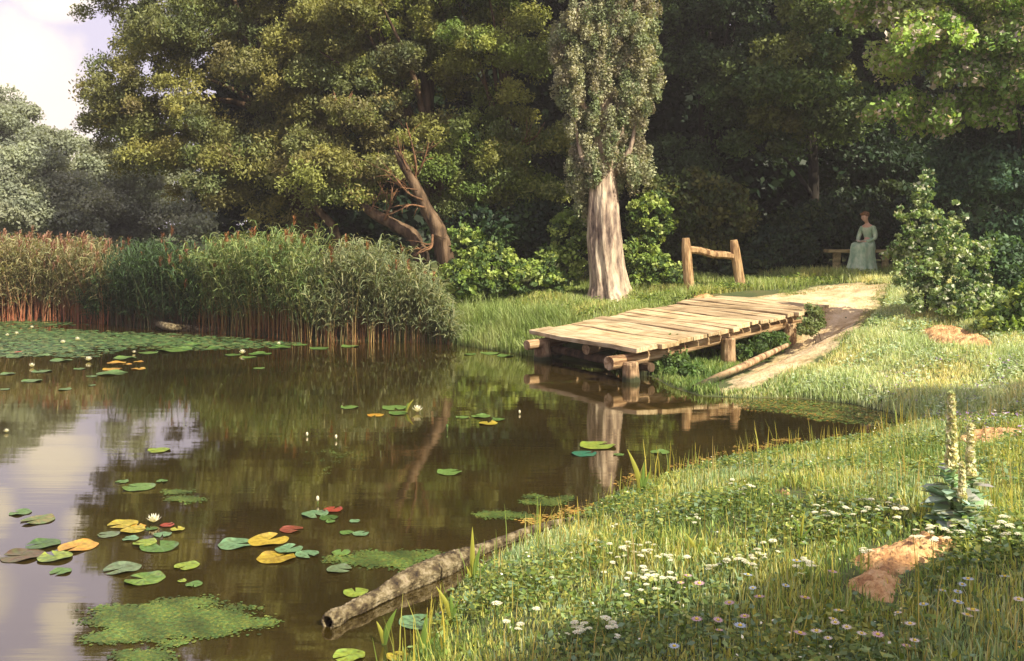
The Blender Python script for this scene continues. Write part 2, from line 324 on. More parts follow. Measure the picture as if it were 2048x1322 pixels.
# ------------------------------------------------------------------ foliage
GAIN = 1.5
def unit(a): return a/np.maximum(np.linalg.norm(a, axis=1, keepdims=True), 1e-9)
def rdir(n): return unit(rng.normal(size=(n, 3)))
def leaf_quads(C, A, B, L, Wd):
    """C centres, A long axis, B width axis -> quads"""
    n = len(C); V = np.empty((n, 4, 3)); L = L[:, None]; Wd = Wd[:, None]
    V[:, 0] = C-A*L*.5; V[:, 1] = C+B*Wd*.5-A*L*.08; V[:, 2] = C+A*L*.5; V[:, 3] = C-B*Wd*.5-A*L*.08
    return V.reshape(-1, 3), np.arange(n*4).reshape(n, 4)
def pick(pal, n):
    pal = np.array(pal, float)*GAIN; c = pal[rng.integers(0, len(pal), n)]; return c
def cloud(ells, ncl, cr, lper, ls, pal, droop=0.0, wr=.5, back=.5, shell=.4, flat=.75, vert=1.0, jitter=.25, lobe=0, lobe_n=14, accent=None, acc_f=0):
    """leaf clumps through a crown given by ellipsoids (cx,cy,cz,rx,ry,rz)"""
    E = np.array(ells, float); vol = (E[:, 3]*E[:, 5])**1.0; pi = rng.choice(len(E), ncl, p=vol/vol.sum())
    e = E[pi]; d = rdir(ncl)
    flip = (d[:, 1] > 0.2) & (rng.random(ncl) > back); d[flip, 1] *= -1
    rho = 1-shell*rng.random(ncl)**1.5; CC = e[:, :3]+d*e[:, 3:]*rho[:, None]
    if lobe:
        nl_ = max(len(E)*3, ncl//lobe_n); k_ = rng.integers(0, ncl, nl_); LC_ = CC[k_]; lr = lobe*rng.uniform(.6, 1.35, nl_); li = rng.integers(0, nl_, ncl)
        d2 = rdir(ncl); d2[:, 2] = np.abs(d2[:, 2])*.9-.25; d2[:, 1] -= .25; d2 = unit(d2)
        CC = LC_[li]+d2*(lr[li]*(1-.35*rng.random(ncl)**2))[:, None]*np.array([1, 1, .72]); lt = rng.uniform(.8, 1.22, nl_)[li]
    cs = cr*rng.uniform(.55, 1.3, ncl); cc = pick(pal, ncl)*rng.uniform(.8, 1.2, (ncl, 1))
    if lobe: cc = cc*.35+(pick(pal, nl_)[li])*.65; cc = cc*lt[:, None]
    n = ncl*lper; ci = np.repeat(np.arange(ncl), lper)
    dd = rdir(n); rr = rng.random(n)**.5; off = dd*rr[:, None]*cs[ci][:, None]; off[:, 2] *= flat*vert
    if droop: off[:, 2] -= droop*cs[ci]*rng.random(n)**2*1.6
    P = CC[ci]+off
    if droop: A = unit(np.array([0, 0, -1.0])*droop*1.4+rdir(n)*.8)
    else: A = unit(rdir(n)+np.array([0, 0, -.25]))
    N = unit(dd*.5+np.array([0.1, -.15, .5])+rdir(n)*.75); B = unit(np.cross(N, A))
    L = ls*rng.uniform(.45, 1.6, n); col = cc[ci]*rng.uniform(1-jitter, 1+jitter, (n, 1))
    if accent is not None and acc_f:
        k = rng.random(n) < acc_f; col[k] = np.array(accent)*rng.uniform(.8, 1.2, (k.sum(), 1))
    V, Q = leaf_quads(P, A, B, L, L*wr); return V, Q, np.repeat(col, 4, 0), CC
def limbs(mb, base, tops, r0, seed=0):
    """limbs from a trunk line out to the clumps"""
    r_ = random.Random(seed)
    for k, tp in enumerate(tops):
        tp = Vector(tp); f = r_.uniform(.25, .9); j = f*(len(base)-1); i = int(j); t = j-i
        a = Vector(base[i][:3]).lerp(Vector(base[min(i+1, len(base)-1)][:3]), t); rr = (base[i][3]*(1-t)+base[min(i+1, len(base)-1)][3]*t)*.5
        mid = a.lerp(tp, .5)+Vector((r_.uniform(-.3, .3), r_.uniform(-.3, .3), r_.uniform(.0, .6)))
        c = curve_pts([(*a, rr), (*mid, rr*.55), (*tp, rr*.12)], 5)
        mb.tube([p[:3] for p in c], [max(p[3], .008) for p in c], 6, .12, seed=seed+k)
def tree(name, base, trunk, ells, ncl, cr, lper, ls, pal, label, cat='tree', group=None, bark='bark_dark', nl=12, crown='crown', **kw):
    """trunk: list of (x,y,z,r) world; ells world"""
    root = empty(name, base); tag(root, label, cat, group); b = Vector(base)
    V, Q, c, CC = cloud(ells, ncl, cr, lper, ls, pal, **kw)
    npmesh(crown, V-np.array(base), Q, M['leaf'], root, c)
    tr = curve_pts([(p[0]-b.x, p[1]-b.y, p[2]-b.z, p[3]) for p in trunk], 6)
    mb = MB(); mb.tube([p[:3] for p in tr], [p[3] for p in tr], 12, .1, seed=int(abs(b.x)*10))
    if nl: limbs(mb, tr, [Vector(CC[i])-b for i in rng.choice(len(CC), nl)], .1, seed=int(b.y*7))
    mb.build('trunk', M[bark], root, smooth=True); return root
def E(u, v, Y, ru, rv, ry=None):
    s = Y/F; p = W(u, v, Y); return (p.x, p.y, p.z, ru*s, ry if ry else min(ru, rv)*s*1.0, rv*s)
OLIVE = [(.18, .18, .045), (.14, .15, .042), (.10, .125, .042), (.19, .175, .05), (.085, .105, .042), (.13, .11, .045), (.065, .08, .038), (.15, .15, .05)]
GREEN = [(.10, .145, .028), (.08, .125, .028), (.14, .17, .035), (.06, .10, .03)]
DARK = [(.016, .034, .014), (.022, .042, .014), (.013, .028, .015), (.03, .045, .014)]  # leaf colours darkened to paint in the shade inside the wood
def gz(x, y): return float(max(H(x, y), 0))
def base_at(u, Y):
    x = (u-1024)/F*Y; return (x, Y, gz(x, Y)-.05)

# large willow on the left
b = base_at(640, 28.5)
tree('willow_tree', b, [(b[0], b[1], b[2], .42), (b[0]-.5, b[1], 3, .34), (b[0]-1.3, b[1]-.2, 6, .26), (b[0]-1.8, b[1], 10, .12)],
     [E(455, 190, 28, 225, 220, 2.8), E(350, 300, 27.3, 85, 60, 1.4), E(430, 385, 27.2, 50, 36, 1), E(365, 375, 27.3, 46, 40, .8), E(560, 350, 27.5, 160, 95, 1.8), E(285, 30, 28, 80, 75, 1.2), E(235, 165, 28, 60, 40, .8), E(205, 175, 28, 35, 35, .5), E(240, 235, 27.7, 70, 50, .9), E(350, 200, 27.5, 120, 120, 1.5), E(420, 60, 27.5, 140, 110, 1.6), E(430, 340, 27, 90, 70, 1.2), E(560, 250, 27, 130, 110, 1.5), E(450, -120, 28.5, 190, 160, 2.6), E(530, -350, 29, 170, 150, 2.2), E(330,-60,28,100,90,1.5), E(400,-200,28,120,120,1.8), E(600,-150,28,140,150,2), E(560,-20,27.5,130,110,1.8), E(640, 150, 27.5, 120, 140, 1.8)],
     1750, .36, 190, .088, OLIVE, 'broad olive green willow filling the upper left, its crown hanging over the reeds', group='willows on the far bank', bark='bark', droop=.3, wr=.45, lobe=.72, lobe_n=8)
# middle willow behind the leaning trunks
b = base_at(905, 27)
tree('willow_tree', b, [(b[0], b[1], b[2], .35), (b[0]-.5, b[1], 3.5, .28), (b[0]-.9, b[1], 8, .15)],
     [E(760, 60, 26.5, 150, 150, 2), E(840, 200, 26.8, 90, 110, 1.4), E(720, 285, 25.3, 140, 75, 1.3), E(650, 350, 25.2, 85, 50, 1), E(760, 385, 25.3, 60, 36, .8), E(730, -180, 27, 180, 150, 2.2), E(800,-380,28,160,140,2)],
     1250, .33, 190, .085, OLIVE+[(.14, .17, .04)], 'yellow green willow crown above the bare leaning trunk at centre left', group='willows on the far bank', bark='bark', droop=.25, wr=.45, lobe=.66, lobe_n=8)
b = base_at(1018, 26)
tree('willow_tree', b, [(b[0], b[1], b[2], .15), (b[0]+.02, b[1], 2.6, .12), (b[0]-.1, b[1], 5, .1), (b[0]-.2, b[1], 9, .06)],
     [E(960, 330, 25.5, 95, 85, 1.2), E(1065, 345, 25.2, 70, 85, 1.0), E(930, 400, 25.2, 70, 40, .8), E(985, 110, 25.5, 120, 130, 1.6), E(900, 30, 26, 100, 80, 1.2), E(1000, -140, 26.5, 160, 120, 2), E(1000,-360,28,170,150,2)],
     1100, .32, 190, .085, GREEN+OLIVE[:3], 'rounded green tree with a thin straight trunk, just left of the tall poplar', group='willows on the far bank', bark='bark', droop=.2, wr=.45, lobe=.62, lobe_n=8)

# bare leaning trunks
def trunk_thing(name, px, label, mat='bark', twigs=(), sides=12, group=None):
    pts = []
    for (u, v, Y, rp) in px: p = W(u, v, Y); pts.append((*p, rp*.80*Y/F))
    b = Vector(pts[0][:3]); b.z = gz(b.x, b.y)-.1; root = empty(name, b); tag(root, label, 'tree', group)
    pts[0] = (*b, pts[0][3]); c = curve_pts([(p[0]-b.x, p[1]-b.y, p[2]-b.z, p[3]) for p in pts], 7)
    mb = MB(); mb.tube([p[:3] for p in c], [p[3] for p in c], sides, .16, seed=len(px)); mb.build('trunk', M[mat], root, smooth=True)
    for k, tw in enumerate(twigs):
        q = [(*W(u, v, Y), rp*.6*Y/F) for (u, v, Y, rp) in tw]; c = curve_pts([(p[0]-b.x, p[1]-b.y, p[2]-b.z, p[3]) for p in q], 5)
        mb = MB(); mb.tube([p[:3] for p in c], [max(p[3], .006) for p in c], 6, .1, seed=k)
        a, z = c[0], c[-1]
        for j in range(11):
            i = random.randint(2, len(c)-2); s = Vector(c[i][:3]); dr = (Vector(z[:3])-Vector(a[:3])).normalized()
            e_ = s+(dr+Vector([random.uniform(-.9, .9) for _ in range(3)]))*random.uniform(.15, .4)
            mb.tube([s, s.lerp(e_, .5)+Vector((random.uniform(-.03, .03), 0, .03)), e_], [c[i][3]*.5, c[i][3]*.35, .003], 5)
        mb.build('branch', M['red_twig'], root, smooth=True)
    return root
YT = 23.6
trunk_thing('leaning_willow', [(905, 530, YT, 24), (885, 480, YT, 19), (855, 420, YT, 16), (828, 365, YT, 13), (805, 325, YT, 10), (790, 300, YT, 3)],
            'rough brown willow trunk leaning left with reddish dead branches', twigs=[
    [(830, 370, YT, 5), (832, 330, YT-.1, 4), (822, 280, YT-.1, 2), (812, 245, YT, 1)], [(835, 350, YT, 4), (848, 320, YT-.1, 3), (858, 285, YT-.1, 1)],
    [(845, 400, YT-.2, 4), (815, 385, YT-.4, 3), (785, 350, YT-.5, 2), (745, 330, YT-.4, 1)], [(850, 415, YT-.2, 4), (820, 410, YT-.4, 3), (790, 425, YT-.5, 2), (772, 430, YT-.5, 1)],
    [(835, 380, YT-.2, 3), (800, 372, YT-.4, 2), (770, 345, YT-.5, 1)], [(865, 470, YT-.2, 4), (862, 495, YT-.5, 4), (845, 500, YT-.6, 3), (830, 492, YT-.5, 1)], [(815, 340, YT-.1, 3), (800, 300, YT-.1, 2), (795, 270, YT, 1)]], group='leaning willow trunks')
trunk_thing('leaning_willow', [(860, 520, 24.3, 20), (835, 485, 24.3, 17), (790, 450, 24.4, 15), (745, 425, 24.5, 12), (715, 400, 24.6, 8), (690, 370, 24.6, 3)],
            'dark mossy willow trunk sprawling low to the left behind the rougher trunk', twigs=[[(770, 440, 24.3, 5), (780, 410, 24.2, 3), (785, 375, 24.2, 2)], [(740, 425, 24.3, 4), (755, 395, 24.3, 2), (768, 370, 24.3, 1)]], group='leaning willow trunks')
trunk_thing('leaning_willow', [(690, 520, 25.5, 14), (672, 470, 25.5, 11), (650, 435, 25.5, 9), (620, 400, 25.5, 6), (590, 370, 25.5, 3)],
            'slim dark willow trunk leaning left in the shade behind the reeds', mat='bark', group='leaning willow trunks')
# three reddish dead sprays inside the crowns
for (u, v, Y, lab) in ((1045, 265, 24.3, 'bare reddish branch tips showing among leaves beside the poplar crown'), (670, 195, 24.4, 'bare orange branch tips showing on the large willow crown')):
    p = W(u, v, Y); mb = MB()
    for k in range(7):
        a = Vector((random.uniform(-.1, .1), .3, -.3)); e_ = a+Vector((random.uniform(-.1, .5), random.uniform(-.4, -.1), random.uniform(.2, .7)))
        mb.tube([a, a.lerp(e_, .5)+Vector((.05, 0, -.03)), e_], [.02, .014, .005], 5)
    o = mb.build('dead_branch', M['red_twig'], smooth=True); o.location = p; tag(o, lab, 'branch')

# poplar
def poplar():
    Y = 23.0; b = Vector((W(1221, 590, Y).x, Y, 0)); b.z = gz(b.x, Y)-.08
    root = empty('poplar_tree', b); tag(root, 'tall silver leaved poplar with a thick pale trunk beside the path', 'tree')
    pr = [(1222, 600, 46), (1222, 585, 41), (1219, 560, 35), (1214, 520, 33), (1209, 470, 33.5), (1207, 420, 32), (1206, 370, 29), (1206, 320, 25), (1207, 260, 21), (1208, 180, 17), (1210, 90, 14), (1212, 0, 12), (1212, -150, 9), (1214, -400, 4)]
    sd = 110; V = []; s = Y/F; n = 200; zs = []
    us = np.array([p[0] for p in pr]); vs = np.array([p[1] for p in pr]); rs = np.array([p[2] for p in pr])
    for i in range(n):
        t = i/(n-1); v = 600-(t**1.5)*1000; u = np.interp(-v, -vs, us); r = np.interp(-v, -vs, rs)*s
        p = W(u, v, Y); z = p.z-b.z-.12; fl = max(0, 1-z/.9)**2
        for k in range(sd):
            a = 2*math.pi*k/sd
            rr = r*(1+.05*math.sin(a*7+z*.5)+.035*math.sin(a*13-z*.9)+.04*math.sin(z*2.2+a*2)+.022*math.sin(a*29+3*math.sin(z*1.3))*math.sin(z*5+a*3)+.018*abs(math.sin(a*19+1.5*math.sin(z*2.1+a)))+.012*math.sin(a*47+z*9))*(1+fl*.28*(.5+.5*math.sin(a*4+.8))**2)
            V.append((p.x-b.x+rr*math.cos(a), p.y-b.y+rr*math.sin(a), z))
    Q = [(i*sd+k, i*sd+(k+1) % sd, (i+1)*sd+(k+1) % sd, (i+1)*sd+k) for i in range(n-1) for k in range(sd)]
    npmesh('trunk', V, Q, M['poplar_bark'], root, smooth=True)
    mb = MB()
    for (u, v, du, dv) in ((1195, 360, -45, -120), (1225, 350, 50, -130), (1200, 250, -60, -140), (1225, 230, 60, -150), (1205, 120, -60, -150), (1222, 100, 60, -160), (1215, 300, 35, -60)):
        p = W(u, v, Y)-b; q = W(u+du*.7, v+dv*.4, Y-.3)-b; q2 = W(u+du, v+dv, Y-.2)-b
        c = curve_pts([(*p, .10), (*q, .06), (*q2, .02)], 6); mb.tube([x[:3] for x in c], [x[3] for x in c], 8, .1)
    mb.build('limb', M['poplar_bark'], root, smooth=True)
    ELS = [E(1160, 60, Y-.1, 45, 130, .7), E(1262, 60, Y-.1, 55, 150, .8), E(1150, 190, Y-.1, 32, 95, .5), E(1180, 290, Y-.2, 24, 85, .35), E(1162, 320, Y, 20, 60, .35), E(1265, 200, Y-.1, 38, 110, .6), E(1262, 300, Y-.1, 28, 70, .45),
           E(1210, 30, Y-.35, 50, 120, .4), E(1205, 150, Y-.4, 40, 55, .25), E(1235, 350, Y+.1, 18, 40, .3), E(1165, 390, Y+.2, 16, 50, .3), E(1155, 340, Y, 24, 50, .35), E(1280, 330, Y, 26, 50, .4), E(1195, 330, Y-.35, 14, 40, .2), E(1218, 255, Y-.4, 18, 60, .2), E(1190, 230, Y-.4, 14, 50, .2), E(1290, 120, Y, 40, 110, .6), E(1135, 110, Y, 34, 110, .5), E(1212, -150, Y, 100, 160, 1.2), E(1212, -400, Y, 80, 150, 1), E(1212,-620,Y,50,120,.6)]
    V, Q, c, CC = cloud(ELS, 1250, .15, 200, .055, [(.21, .225, .135), (.17, .20, .11), (.25, .25, .16), (.18, .165, .11), (.12, .15, .075), (.27, .26, .17)], droop=.35, wr=.6, vert=2.0, shell=.8, jitter=.3, back=.6)
    npmesh('crown', V-np.array(b), Q, M['leaf'], root, c)
poplar()

# hazy trees at the far left
HZ = [(.16, .18, .12), (.145, .165, .115), (.18, .19, .13), (.13, .15, .11)]  # leaf colour greyed and paled to carry part of the distance haze
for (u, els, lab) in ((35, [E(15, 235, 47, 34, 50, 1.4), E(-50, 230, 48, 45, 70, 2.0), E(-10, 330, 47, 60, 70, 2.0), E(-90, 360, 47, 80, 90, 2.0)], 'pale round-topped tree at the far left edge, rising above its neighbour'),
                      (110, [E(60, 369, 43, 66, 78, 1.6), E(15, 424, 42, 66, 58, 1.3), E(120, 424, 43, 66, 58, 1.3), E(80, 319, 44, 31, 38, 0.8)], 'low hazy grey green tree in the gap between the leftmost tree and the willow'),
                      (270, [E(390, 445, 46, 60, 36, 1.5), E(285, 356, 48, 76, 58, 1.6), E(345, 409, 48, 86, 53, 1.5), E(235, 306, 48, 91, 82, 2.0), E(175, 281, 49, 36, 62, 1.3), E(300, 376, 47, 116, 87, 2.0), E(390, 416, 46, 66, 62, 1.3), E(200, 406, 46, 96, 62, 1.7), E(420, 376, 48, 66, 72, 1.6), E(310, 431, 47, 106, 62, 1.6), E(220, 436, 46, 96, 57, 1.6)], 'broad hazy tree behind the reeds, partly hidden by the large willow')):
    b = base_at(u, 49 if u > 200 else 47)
    tree('far_tree', b, [(b[0], b[1], b[2], .35), (b[0], b[1], 4, .28), (els[0][0]*.3+b[0]*.7, b[1], min(els[0][2]*.7, 4.5), .12)], els, 1000, .5, 150, .115, [tuple(q*(1.0 if u < 60 else 1.2) for q in c_) for c_ in HZ], lab, group='hazy trees across the pond', nl=0, wr=.7, flat=.75, lobe=.85, jitter=.10)  # leaf colour lightened on the two trees shadowed by the willow

# trees of the dark wood on the right
dk = dict(group='trees of the dark wood', nl=4, lobe=.9)
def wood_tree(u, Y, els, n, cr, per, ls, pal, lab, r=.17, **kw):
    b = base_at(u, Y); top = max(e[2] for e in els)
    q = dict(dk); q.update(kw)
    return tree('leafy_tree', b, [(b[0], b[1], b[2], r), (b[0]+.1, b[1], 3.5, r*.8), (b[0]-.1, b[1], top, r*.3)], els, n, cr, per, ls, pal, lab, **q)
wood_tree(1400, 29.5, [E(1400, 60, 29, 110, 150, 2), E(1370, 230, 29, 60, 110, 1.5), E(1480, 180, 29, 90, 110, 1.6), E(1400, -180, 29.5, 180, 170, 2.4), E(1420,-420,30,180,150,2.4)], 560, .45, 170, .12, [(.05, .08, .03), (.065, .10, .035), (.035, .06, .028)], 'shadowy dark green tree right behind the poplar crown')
wood_tree(1620, 27.5, [E(1560, 130, 27, 90, 120, 1.5), E(1620, 190, 26.5, 95, 90, 1.4), E(1680, 70, 26.5, 100, 100, 1.6), E(1560, 270, 27, 55, 60, 1), E(1640, -140, 27.5, 180, 150, 2.4), E(1650,-380,28,180,150,2.2)], 640, .42, 190, .11, [(.09, .145, .04), (.12, .17, .045), (.065, .11, .04), (.15, .16, .045)], 'mid green tree arching over the dark hollow above the bench')  # leaf colour brightened to paint in sunlight that neighbouring crowns block
wood_tree(2010, 22.8, [E(1900, 110, 21.6, 125, 70, 1.2), E(1990, 60, 21.4, 110, 90, 1.3), E(1940, 205, 21.8, 90, 50, 1.0), E(2060, 190, 21.6, 90, 80, 1.2), E(1820, 20, 22, 100, 60, 1.2), E(1800, 240, 22.3, 60, 34, .8), E(2000, -150, 22, 190, 140, 2)], 760, .34, 190, .105, [(.20, .31, .065), (.26, .36, .09), (.14, .23, .055), (.30, .34, .12), (.17, .27, .08)], 'bright green tree with pale pinkish blossom at the top right corner', accent=(.62, .52, .47), acc_f=.20, wr=.6, lobe=.7)  # leaf colour raised to look sunlit, since sun reaches only part
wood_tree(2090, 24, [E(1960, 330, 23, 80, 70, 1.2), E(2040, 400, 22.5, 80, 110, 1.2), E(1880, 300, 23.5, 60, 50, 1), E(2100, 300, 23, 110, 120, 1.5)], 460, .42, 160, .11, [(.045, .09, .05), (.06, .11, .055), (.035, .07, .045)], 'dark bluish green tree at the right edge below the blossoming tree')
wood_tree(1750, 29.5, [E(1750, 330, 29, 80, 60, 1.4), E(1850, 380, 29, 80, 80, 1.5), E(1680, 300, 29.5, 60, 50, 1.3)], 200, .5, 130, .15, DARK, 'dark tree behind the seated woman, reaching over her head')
# the wood behind everything, reads as one mass
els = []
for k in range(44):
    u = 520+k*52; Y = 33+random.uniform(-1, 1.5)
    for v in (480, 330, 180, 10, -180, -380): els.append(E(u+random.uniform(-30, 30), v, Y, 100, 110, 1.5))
V, Q, c, CC = cloud(els, 7600, .85, 75, .27, [(.010, .022, .009), (.015, .030, .010), (.009, .019, .010)], back=.3, wr=.7)  # near-black leaf colour paints the unlit depth of the wood
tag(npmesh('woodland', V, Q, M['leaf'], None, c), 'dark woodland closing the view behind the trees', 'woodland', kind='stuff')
# trees out of the picture whose shade falls on the lower right grass and the meadow
def shade_tree(x, y, z, r, n, lab, ry=None):
    b = (x+.3, y, gz(x, y)-.05)
    tree('leafy_tree', b, [(b[0], b[1], b[2], .2), (x, y, z*.6, .15), (x, y, z, .06)], [(x, y, z, r, ry or r, r*.6)], n, .5, 150, .12, GREEN, lab, group='trees beyond the right edge', nl=8, back=1)
def shadow_src(gx_, gy_, z, h): t = (h-z)/to_sun.z; return gx_+to_sun.x*t, gy_+to_sun.y*t
x, y = shadow_src(7.0, 11.5, .9, 7.5); shade_tree(x, y, 7.5, 1.7, 110, 'leafy tree just beyond the right edge shading the purple flowers', ry=.75)
x, y = shadow_src(2.4, 3.75, .6, 7.0); shade_tree(x, y, 7.0, 1.9, 420, 'leafy tree beyond the lower right corner shading the near grass', ry=.9)

# ------------------------------------------------------------------ shrubs
def shrub(name, u, Y, els, n, cr, per, ls, pal, lab, cat='shrub', group=None, stems=7, **kw):
    b = base_at(u, Y); root = empty(name, b); tag(root, lab, cat, group)
    V, Q, c, CC = cloud(els, n, cr, per, ls, pal, **kw); npmesh('foliage', V-np.array(b), Q, M['leaf'], root, c)
    mb = MB()
    for k in range(stems):
        tp = Vector(CC[rng.integers(0, len(CC))])-Vector(b); s = Vector((random.uniform(-.3, .3)*min(1, tp.z), random.uniform(-.2, .2)*min(1, tp.z), 0))
        mb.tube([s, s.lerp(tp, .5)+Vector((0, 0, .1 if tp.z > .8 else .01)), tp], [.025, .018, .006] if tp.z > .8 else [.005, .004, .002], 6)
    mb.build('stem', M['bark_dark'], root, smooth=True); return root
BR = [(.12, .18, .035), (.17, .23, .05), (.06, .10, .025), (.04, .07, .02), (.24, .29, .08)]
gb = 'bushes under the trees'
shrub('leafy_bush', 960, 23.6, [E(930, 560, 23.2, 65, 42, .6), E(985, 540, 23.6, 55, 55, .6), E(935, 500, 24, 50, 50, .6)], 300, .15, 34, .085, BR, 'bright leaved bush on the bank beside the reeds', group=gb, wr=.75)
shrub('leafy_bush', 1080, 24, [E(1060, 560, 23.6, 60, 38, .6), E(1110, 545, 23.8, 50, 55, .6), E(1140, 480, 24, 40, 60, .6)], 300, .15, 34, .085, BR, 'bright leaved bush just left of the poplar trunk', group=gb, wr=.75)
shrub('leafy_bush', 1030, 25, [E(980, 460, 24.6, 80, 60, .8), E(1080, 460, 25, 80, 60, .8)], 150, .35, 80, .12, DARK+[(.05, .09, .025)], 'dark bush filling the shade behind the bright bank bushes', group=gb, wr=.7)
shrub('leafy_bush', 1300, 24, [E(1285, 530, 23.8, 45, 60, .5), E(1325, 555, 23.6, 45, 40, .5), E(1300, 440, 24.3, 45, 55, .6)], 330, .15, 34, .08, BR, 'sunlit green bush between the poplar trunk and the rail', group=gb, wr=.75)
shrub('leafy_bush', 1410, 25.5, [E(1370, 400, 25, 75, 60, .8), E(1440, 420, 25.3, 60, 60, .8), E(1400, 480, 25.5, 80, 60, .7)], 220, .3, 90, .11, [(.06, .08, .02), (.08, .085, .022), (.04, .06, .018)], 'olive green bush rising above the wooden rail', group=gb, wr=.65)
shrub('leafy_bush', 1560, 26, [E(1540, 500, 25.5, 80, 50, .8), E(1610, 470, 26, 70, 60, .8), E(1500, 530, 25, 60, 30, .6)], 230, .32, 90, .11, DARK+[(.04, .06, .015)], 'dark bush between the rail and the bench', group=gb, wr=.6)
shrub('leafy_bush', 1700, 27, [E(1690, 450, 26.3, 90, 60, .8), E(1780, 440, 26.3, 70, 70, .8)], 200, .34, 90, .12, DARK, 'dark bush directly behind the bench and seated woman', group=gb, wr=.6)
FL = [(.13, .19, .06), (.18, .24, .09), (.09, .15, .05), (.22, .27, .12), (.06, .10, .04)]
shrub('flowering_shrub', 1850, 17.6, [E(1850, 470, 17.6, 62, 62, .55), E(1905, 520, 17.3, 70, 60, .6), E(1840, 560, 17.2, 62, 50, .5), E(1900, 600, 17, 85, 45, .6), E(1842, 400, 17.8, 22, 38, .22), E(1960, 590, 17.2, 45, 50, .5), E(1810, 500, 17.8, 40, 30, .4), E(1850, 372, 17.8, 12, 34, .15), E(1800, 420, 17.8, 14, 30, .15), E(1915, 430, 17.6, 16, 36, .15), E(1975, 500, 17.4, 14, 34, .15)], 470, .10, 42, .062, FL, 'tall shrub dotted with whitish blossom beside the bench and path', accent=(.58, .60, .44), acc_f=.14, wr=.7, shell=.85)
shrub('leafy_bush', 1990, 18.5, [E(1990, 530, 18.5, 60, 60, .6), E(2040, 590, 17.8, 60, 70, .6), E(1960, 600, 18, 50, 50, .5)], 260, .22, 80, .085, [(.045, .085, .035), (.06, .11, .04), (.035, .065, .03)], 'deep green bush at the right edge behind the clay bank', group=gb, wr=.6)
shrub('leafy_bush', 2020, 15.8, [E(2010, 650, 15.8, 50, 35, .4), E(2048, 620, 15.8, 30, 50, .4)], 110, .16, 60, .08, BR, 'light leaved bush at the right edge beside the orange clay', group=gb, wr=.8)
shrub('leafy_bush', 1345, 16.6, [E(1330, 728, 16.3, 50, 26, .35), E(1372, 742, 15.8, 40, 13, .3), E(1345, 700, 16.6, 22, 22, .3)], 150, .11, 55, .05, [(.06, .11, .025), (.08, .13, .03), (.04, .07, .02)], 'low green weeds growing under the footbridge beams', cat='weeds', group=gb, wr=.7, stems=4)
shrub('leafy_bush', 1500, 17.6, [E(1500, 700, 17.4, 36, 16, .3), E(1545, 680, 17.6, 30, 18, .3)], 80, .10, 55, .045, [(.06, .11, .025), (.08, .13, .03), (.04, .07, .02)], 'low green weeds under the landward end of the footbridge', cat='weeds', group=gb, wr=.7, stems=4)
shrub('leafy_bush', 1632, 17.9, [E(1628, 635, 17.9, 20, 26, .2), E(1615, 655, 17.7, 22, 16, .2)], 60, .09, 40, .045, [(.12, .15, .05), (.09, .12, .04)], 'small weed clump at the corner where footbridge meets path', cat='weeds', group=gb, wr=.6, stems=4)

# ------------------------------------------------------------------ footbridge (landing stage)
FR, FLc = Vector((1.90, 15.40, 0)), Vector((.30, 18.10, 0)); Lv = Vector((3.55, 3.10, 0)); LEN = Lv.length; Ld = Lv.normalized(); Wd_ = FLc-FR; WID = Wd_.length; Wd_.normalize()
def deck_z(s): return .50+.35*max(0, s)/LEN
def DP(s, t, z=None): p = FR+Ld*s+Wd_*t; p.z = deck_z(s) if z is None else z; return p
jb = empty('footbridge', (FR.x, FR.y, 0)); tag(jb, 'weathered plank footbridge on log beams standing at the water edge', 'footbridge'); J0 = Vector((FR.x, FR.y, 0))
s = 0.0; k = 0; rp = random.Random(5)
while s < LEN+.7:
    wd = (.52, .44, .40, .36)[k] if k < 4 else rp.uniform(.20, .40)
    n = 9; oR = rp.uniform(-.09, .07); oL = rp.uniform(-.12, .12); tz = rp.uniform(-.012, .018); th = rp.uniform(.055, .075); sk = rp.uniform(-.02, .02)
    if k == 0: oR = -.02; oL = 0
    vs = []; fs = []
    for i in range(n+1):
        t = oR+(WID+oL-oR)*i/n; wob = lambda: rp.uniform(-.009, .009)
        for (a, zz) in ((s+.008+wob(), 0), (s+wd-.012+wob(), 0), (s+wd-.012, -th), (s+.008, -th)):
            vs.append(DP(a+sk*i/n, t, deck_z(a)+zz+tz+rp.uniform(-.004, .004)+.01*math.sin(i*.8+k))-J0)
    for i in range(n):
        for q in range(4): fs.append((i*4+q, i*4+(q+1) % 4, (i+1)*4+(q+1) % 4, (i+1)*4+q))
    fs += [(3, 2, 1, 0), (n*4, n*4+1, n*4+2, n*4+3)]
    mb = MB(); mb.add(vs, fs); mb.build('plank', M['plank'], jb, bevel=.008); s += wd+rp.uniform(.006, .02); k += 1
def beam(s0, s1, t, r, dz, seed):
    mb = MB(); n = 14
    pts = [DP(s0+(s1-s0)*i/n, t+.02*math.sin(i*.9+seed), deck_z(s0+(s1-s0)*i/n)-.075-r-dz)-J0 for i in range(n+1)]
    mb.tube(pts, [r*(1+.06*math.sin(i*1.7+seed)) for i in range(n+1)], 16, .05, seed=seed); return mb.build('beam', M['beam'], jb, smooth=False, bevel=.006)
beam(-.36, LEN+.1, .26, .105, .03, 1); beam(-.28, LEN, WID-.32, .095, .03, 4); beam(.2, LEN, WID*.5, .09, .03, 7)
for (s_, t0, t1) in ((.42, .05, WID-.1), (2.5, .1, WID-.2)):
    mb = MB(); z = deck_z(s_)-.35; mb.tube([DP(s_, t0, z)-J0, DP(s_, (t0+t1)/2, z-.02)-J0, DP(s_, t1, z)-J0], [.075, .08, .07], 12, .05, seed=3); mb.build('crossbeam', M['bark'], jb, bevel=.004)
